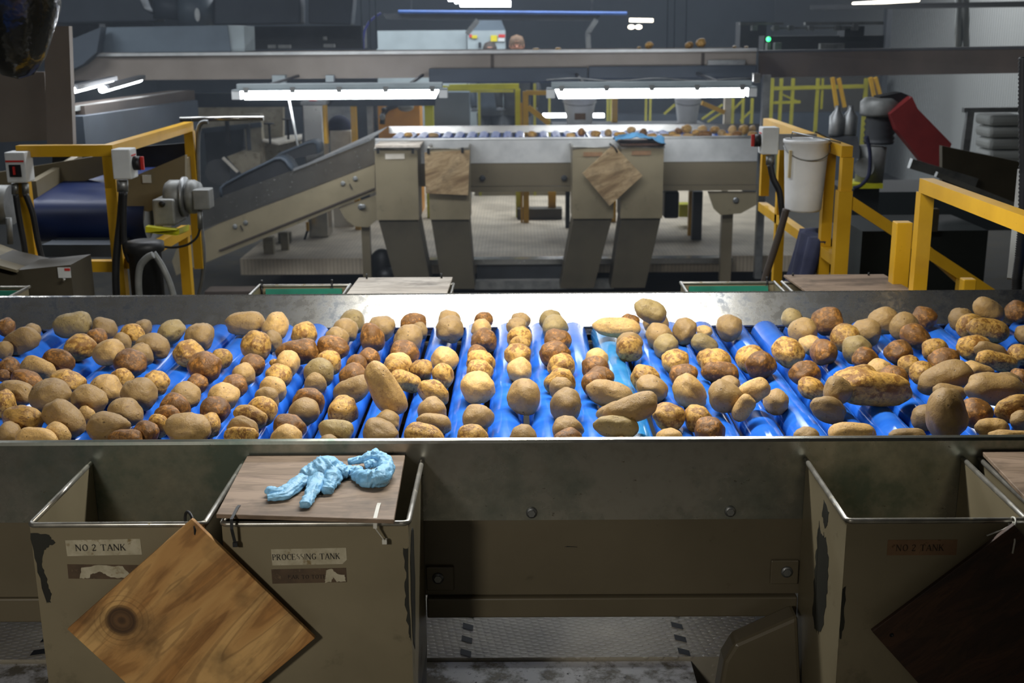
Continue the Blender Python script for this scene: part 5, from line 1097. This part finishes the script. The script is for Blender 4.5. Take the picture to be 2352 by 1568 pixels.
# cream machinery behind
t = thing('sizing_machine', 'worn cream sizing machine behind the chrome pipe', 'machine', cen(520, 470, 12.5))
part('back_panel', ppoly([(405, 240), (650, 232), (650, 330), (600, 330), (600, 300), (405, 300)], 13.3, .1), M['beige_in'], t)
part('post', pbox(566, 262, 604, 455, 12.5, .12), M['beige_in'], t); part('table_top', MB().prism([at(603, 325, Y=12.3), at(640, 333, Y=12.3), at(694, 320, Y=13.1), at(694, 312, Y=13.5), at(605, 320, Y=13.5)], (0, 0, .02)), M['lightboard'], t)
part('side_panel', ppoly([(520, 360), (560, 345), (598, 350), (596, 440), (556, 400)], 12.4, .05), M['beige_in'], t)
part('hopper', ppoly([(468, 300), (560, 292), (560, 340), (520, 372), (475, 380)], 12.7, .1), M['darkgrey'], t); part('roller_end', MB().cyl(at(500, 395, Y=12.2), at(500, 395, Y=12.6), .13, 20), M['black'], t)
part('brace', MB().beam(at(512, 362, Y=12.1), at(546, 395, Y=12.1), .05, .02), M['lightboard'], t)
part('cross_bar', MB().beam(at(465, 300, Y=12.3), at(600, 286, Y=12.3), .05), M['bluegrey_dk'], t); part('leg', pbox(566, 286, 574, 345, 12.2, .04), M['darkgrey'], t); part('leg', pbox(518, 278, 526, 330, 12.2, .04), M['black'], t)
for px, yy in ((400, 250), (437, 250), (618, 285), (660, 275)): part('hand_wheel', MB().lathe([(0, 0), (.055, 0), (.055, .012), (.012, .016), (.012, -.2), (0, -.2)], at(px, yy, Y=12.3), 16), M['black'], t)
part('lower_frame', ppoly([(600, 332), (690, 325), (690, 360), (640, 378), (600, 400)], 13.2, .1), M['beige_in'], t)
t = thing('dark_conveyor', 'dark slanted conveyor frame below the slanted tube lamps', 'conveyor', at(290, 260, Y=9))
part('side', MB().beam(at(160, 278, Y=8), at(420, 234, Y=10.5), .22, .20), M['brown'], t); part('rail', MB().beam(at(165, 250, Y=7.9), at(420, 212, Y=10.4), .04, .03), M['castgrey'], t); part('rail', MB().beam(at(168, 290, Y=7.8), at(400, 240, Y=10.2), .03, .04), M['castgrey'], t)
part('lower_side', MB().beam(at(160, 310, Y=7.8), at(430, 262, Y=10.4), .2, .24), M['bluegrey_dk'], t)
solo('steel_sheet', 'long dark steel sheet behind the left strip lamp', 'panel', pbox(395, 213, 1000, 245, 12.2, .1), M['bluegrey_dk'], loc=cen(600, 245, 12.2))
# grey column and hanging duct at upper left
solo('grey_column', 'tall dull grey-olive column at the upper left', 'column', ppoly([(100, 60), (158, 60), (168, 332), (108, 332)], 6.6, .05), M['taupe'], loc=at(130, 332, Y=6.6))
solo('plastic_curtain', 'dull grey sheet hanging left of the column', 'sheet', ppoly([(-30, 168), (102, 165), (110, 322), (-30, 328)], 6.9, .03), M['taupe'], loc=at(50, 322, Y=6.9))
t = NT('dark_film'); t.set(col='2c2e2c', rough=.18, spec=.8); t.bump(t.noise(9, 3), .5, .02); M['film'] = t.m
solo('hanging_duct', 'big glossy dark plastic-wrapped duct hanging at the upper left corner', 'duct', MB().lathe([(.0, -.02), (.07, 0), (.13, .08), (.22, .3), (.25, .6), (.24, 1.4), (.24, 3.2)], at(42, 172, Y=5.6), 28), M['film'], loc=at(42, 172, Y=5.6))
# ---------------------------------------------------------------- right yellow rails, bucket
def pX(px, py, X=XRr): return at(px, py, X=X)
t = thing('guard_rail', 'yellow rail frame with the hanging white bucket', 'railing', (XRr, 5.3, -.4))
n0 = pX(1946, 348); f0 = Vector((XRr, pX(1762, 286).y, n0.z))
part('rail', MB().beam(n0, f0, W), M['yellow'], t)
part('post', MB().beam(n0+Vector((0, 0, -.027)), Vector((XRr, n0.y, -.45)), W), M['yellow'], t)
part('sleeve', MB().beam(Vector((XRr-.004, n0.y-.004, at(1940, 437, Y=n0.y).z)), Vector((XRr-.004, n0.y-.004, -.45)), W+.012), M['yellow'], t)
for p in ((1796, 400), (1903, 400)):
    yy = pX(*p).y; part('post', MB().beam(Vector((XRr, yy, n0.z-.027)), Vector((XRr, yy, -.45)), W), M['yellow'], t)
part('post', MB().beam(f0+Vector((0, 0, -.027)), Vector((XRr, f0.y, .9)), W), M['yellow'], t)
mr = pX(1935, 605); part('mid_rail', MB().beam(Vector((XRr, n0.y+.03, mr.z)), Vector((XRr, f0.y+.03, mr.z)), W), M['yellow'], t)
a, b = at(1948, 460, Y=n0.y), at(2300, 690, Y=n0.y); part('stair_rail', MB().beam(a, b, W), M['yellow'], t)
a, b = at(2085, 535, Y=n0.y), at(2280, 690, Y=n0.y+.1); part('stair_rail', MB().beam(a, b+Vector((0, 0, -.04)), .04), M['yellow'], t)
a = at(2213, 640, Y=n0.y); part('post', MB().beam(a, a+Vector((0, 0, -.5)), W), M['yellow'], t)
t = thing('guard_rail', 'nearest yellow rail running out of the frame on the right', 'railing', (XRr, 4.2, -.4))
n1 = pX(2127, 425); 
part('rail', MB().beam(n1, Vector((XRr, 2.95, n1.z)), W), M['yellow'], t)
part('post', MB().beam(n1+Vector((0, 0, -.027)), Vector((XRr, n1.y, -.45)), W), M['yellow'], t)
a = at(2072, 508, Y=4.6); part('post', MB().box(a.x-.032, a.x+.032, 4.56, 4.62, -.45, a.z), M['yellow'], t, bevel=.004)
a = at(2225, 640, Y=4.5); part('post', MB().box(a.x-.025, a.x+.025, 4.48, 4.53, -.45, a.z), M['yellow'], t, bevel=.004)
bt, c, h, rt, rb = bucket('white pail hanging on the yellow rail frame', 1844, 320, 483, 106, 84, 5.75)
mb = MB()
for s in (-1, 1): mb.tube([Vector((c.x+s*rt*.5, 5.75+rt*.8, c.z+h)), Vector((c.x+s*rt*.5, 5.75+rt*.6, c.z+h+.03)), Vector((XRr, 5.75+s*.1, n0.z+.03))], .004, 6)
part('hook', mb, M['galv'], bt)
M['tape'] = paint('old_tape', 'c9bc98', 'b8a880', 20, .6)
part('tape_patch', MB().box(c.x-.10, c.x-.088, 5.75-rt*.80, 5.75-rt*.80+.02, c.z+.17, c.z+.30), M['tape'], bt)
sb, a, b = switchbox('grey switch box on the right yellow rail beside the pail', 1752, 293, 1788, 355, 6.0, 'left')
part('mounting_plate', MB().box(b.x-.02, XRr-.02, 6.03, 6.04, b.z+.02, b.z+.1), M['galv'], sb)
part('cable_gland', MB().cyl(at(1769, 357, Y=6.04), at(1769, 378, Y=6.04), .022, 12), M['galv'], sb)
hose('black cable falling from the grey switch box', [(1769, 378), (1776, 410), (1790, 440), (1795, 480), (1797, 510)], 5.95, .016)
hose('dark braided hose leaning below the white pail', [(1806, 480), (1795, 520), (1778, 575), (1757, 640), (1748, 690)], 5.7, .018, 'brown')
YJ = pX(1872, 560).y; mb = MB(); nx, ny = 14, 24; vs = []
for j in range(ny+1):
    v = j/ny
    for i in range(nx+1):
        u = i/nx; s = abs(v-.38); yy = YJ+(u-.5)*.40*(1-.1*v)
        if v < .38: q = Vector((XRr+.06, yy, mr.z+.04-(.38-v)*.45))
        else: q = Vector((XRr-.05-(v-.38)*.16, yy-.02, mr.z+.045-(v-.38)*.85))
        if .3 < v < .46: q.x = XRr+.06-(v-.3)/.16*.11; q.z = mr.z+.05
        q += Vector((.018*math.sin(u*14+v*3), 0, .008*math.sin(u*9))); vs.append(q)
mb.add(vs, [(j*(nx+1)+i, j*(nx+1)+i+1, (j+1)*(nx+1)+i+1, (j+1)*(nx+1)+i) for j in range(ny) for i in range(nx)], True)
o = solo('navy_jacket', 'dark navy jacket draped over the lower yellow rail', 'jacket', mb, M['navy'], loc=(XRr, 5.6, mr.z)); s = o.modifiers.new('s', 'SOLIDIFY'); s.thickness = .025
# dark machines on the right
t = thing('vertical_motor', 'dusty vertical gear motor before the white wall', 'motor', at(2000, 430, Y=8.6))
part('fan_cowl', MB().lathe([(0, .0), (.13, 0), (.14, .02), (.14, .1), (.11, .13), (0, .13)], at(2020, 266, Y=8.6), 24), M['castgrey'], t); 
part('motor_barrel', MB().lathe([(0, 0), (.10, 0), (.11, .02)]+[(.11 if k % 2 else .10, .02+k*.02) for k in range(9)]+[(.10, .2), (0, .2)], at(2018, 330, Y=8.6), 24), M['darkgrey'], t)
part('gearbox', MB().cyl(at(1995, 418, Y=8.6), at(2005, 335, Y=8.6), .10, 20).cyl(at(1985, 385, Y=8.45), at(1985, 385, Y=8.7), .07, 20), M['castgrey'], t)
part('base_plate', pbox(1952, 422, 2028, 433, 8.45, .3), M['yellowgreen'], t, label='yellow base plate')
part('pedestal', MB().box(at(1960, 433, Y=8.5).x, at(2020, 433, Y=8.5).x, 8.5, 8.7, -.5, at(1990, 434, Y=8.45).z), M['nearblack'], t)
hose('dark cable curving round the vertical gear motor', [(1990, 312), (1998, 350), (1996, 400), (1978, 425), (1960, 432)], 8.3, .014, 'navy')
for i, px in enumerate((1920, 1950)):
    solo('clear_jug', f"cloudy plastic jug {'left' if i == 0 else 'right'} one of two beside the vertical motor", 'jug', MB().lathe([(0, 0), (.05, 0), (.055, .02), (.055, .14), (.02, .19), (.018, .22), (0, .22)], at(px, 312, Y=8.8), 16), M['galv'], loc=at(px, 312, Y=8.8))
solo('machine_deck', 'dark machine deck holding the cloudy jugs', 'machine', MB().prism([at(1880, 312, Y=8.9), at(1970, 312, Y=8.7), at(1975, 345, Y=8.4), at(1870, 325, Y=8.7)], (0, 0, -.06)), M['darkgrey'], loc=at(1920, 330, Y=8.7))
solo('red_chute', 'dark red sloping chute before the white wall', 'chute', ppoly([(2045, 262), (2095, 222), (2108, 250), (2186, 330), (2165, 388), (2120, 372), (2062, 300)], 8.4, .12), M['red'], loc=at(2130, 380, Y=8.4))
solo('chute_hood', 'black hood on top of the red chute', 'hood', ppoly([(2020, 222), (2070, 212), (2095, 222), (2050, 262), (2030, 240)], 8.5, .15), M['black'], loc=at(2050, 262, Y=8.5))
solo('green_grey_plate', 'large dull green-grey steel plate right of the red chute', 'plate', ppoly([(2164, 335), (2345, 372), (2345, 480), (2164, 428)], 7.3, .05), M['beige_dk'], loc=at(2250, 470, Y=7.3))
solo('plastic_channel', 'pale narrow channel below the red chute', 'channel', MB().beam(at(2090, 375, Y=7.2), at(2240, 420, Y=7.2), .05, .06), M['galv'], loc=at(2150, 400, Y=7.2))
solo('machine_rail', 'dark sloping rail below the green-grey plate', 'rail', MB().beam(at(2150, 400, Y=6.9), at(2352, 480, Y=6.9), .04, .03), M['castgrey'], loc=at(2250, 440, Y=6.9))
t = thing('pallet_stack', 'stack of dirty white sacks under a pale frame at right', 'stack', at(2310, 370, Y=9))
for k in range(4): part('sack', pbox(2272, 265+k*27, 2360, 290+k*27, 9, .3), M['wallw'], t, bevel=.03)
part('frame_rail', pbox(2215, 247, 2370, 258, 8.8, .05), M['galv'], t); part('frame_post', MB().beam(at(2228, 256, Y=8.8), at(2216, 350, Y=8.8), .05), M['galv'], t)
solo('dark_cabinet', 'dark teal machine cabinet behind the stair rails', 'cabinet', pbox(1975, 530, 2262, 700, 6.6, .6), M['nearblack'], loc=at(2100, 690, Y=6.6))
solo('under_machine', 'black machine body behind the bucket rail', 'machine', pbox(1950, 440, 2360, 530, 9.6, .8), M['nearblack'], loc=at(2100, 530, Y=9.6))
solo('grey_panel', 'pale rectangular panel between the stair post and rail', 'panel', pbox(2132, 480, 2156, 532, 6.5, .05), M['beige_dk'], loc=at(2140, 530, Y=6.5))
solo('white_stand', 'slender white stand post at the right frame edge', 'post', MB().beam(at(2346, 390, Y=4.9), at(2322, 640, Y=4.7), .03, .02), M['white'], loc=at(2322, 640, Y=4.7))
q = MB(); pts = [(2352, 130), (2351, 250), (2353, 400), (2350, 520), (2343, 590), (2336, 640), (2334, 700)]
P_ = []; RD = []
for i in range(len(pts)-1):
    for k in range(26):
        u = k/26; P_.append(at(pts[i][0]*(1-u)+pts[i+1][0]*u, pts[i][1]*(1-u)+pts[i+1][1]*u, Y=4.4)); RD.append(.021 if k % 2 else .017)
solo('corrugated_hose', 'black ribbed hose hanging down the right frame edge', 'hose', q.tube(P_, RD, 10), M['black'], loc=P_[-1])
# electrical box and dark tanks filling the aisle floor
solo('aisle_beam', 'dark low steel beam crossing the aisle before the far table', 'beam', pbox(470, 668, 1000, 690, 9.2, .2), M['brown'], loc=at(700, 690, Y=9.2))
# hazard dashes on the near walkway
hz = MB()
for k in range(7):
    for x in (-.195, .495): hz.add([(x, 3.34+k*.085, .002), (x+.035, 3.32+k*.085, .002), (x+.035, 3.355+k*.085, .002), (x, 3.375+k*.085, .002)], [(0, 1, 2, 3)])
    x = -1.56; hz.add([(x, 3.34+k*.085, .002), (x+.045, 3.355+k*.085, .002), (x+.045, 3.39+k*.085, .002), (x, 3.375+k*.085, .002)], [(0, 1, 2, 3)])
o = solo('hazard_tape', 'black dashed hazard tape strips on the walkway under the near table', 'tape', hz, M['black'], loc=(0, 3.6, .002))

solo('pail_bench', 'dark narrow bench carrying the two white pails behind the far table', 'bench', pbox(1270, 288, 1625, 296, 12.3, .6).box(at(1300, 290, Y=12.4).x, at(1310, 290, Y=12.4).x, 12.4, 12.5, -.12, zz(296, 12.3)).box(at(1590, 290, Y=12.4).x, at(1600, 290, Y=12.4).x, 12.4, 12.5, -.12, zz(296, 12.3)), M['darkgrey'], loc=cen(1450, 296, 12.4))
# thin bluish haze volume filling the far part of the room
hz = bpy.data.materials.new('bluish_haze'); hz.use_nodes = True; nt = hz.node_tree; nt.nodes.clear()
vo = nt.nodes.new('ShaderNodeVolumePrincipled'); vo.inputs['Density'].default_value = .012; vo.inputs['Color'].default_value = (.75, .86, 1, 1); vo.inputs['Anisotropy'].default_value = .2
ou = nt.nodes.new('ShaderNodeOutputMaterial'); nt.links.new(vo.outputs[0], ou.inputs['Volume'])
hb = MB().box(-8.9, 6.2, 7.5, 29.5, -.45, 4.9)
o = part('haze', hb, hz); o['kind'] = 'stuff'; o['label'] = 'thin bluish haze in the air around the far table lamps'; o['category'] = 'haze'
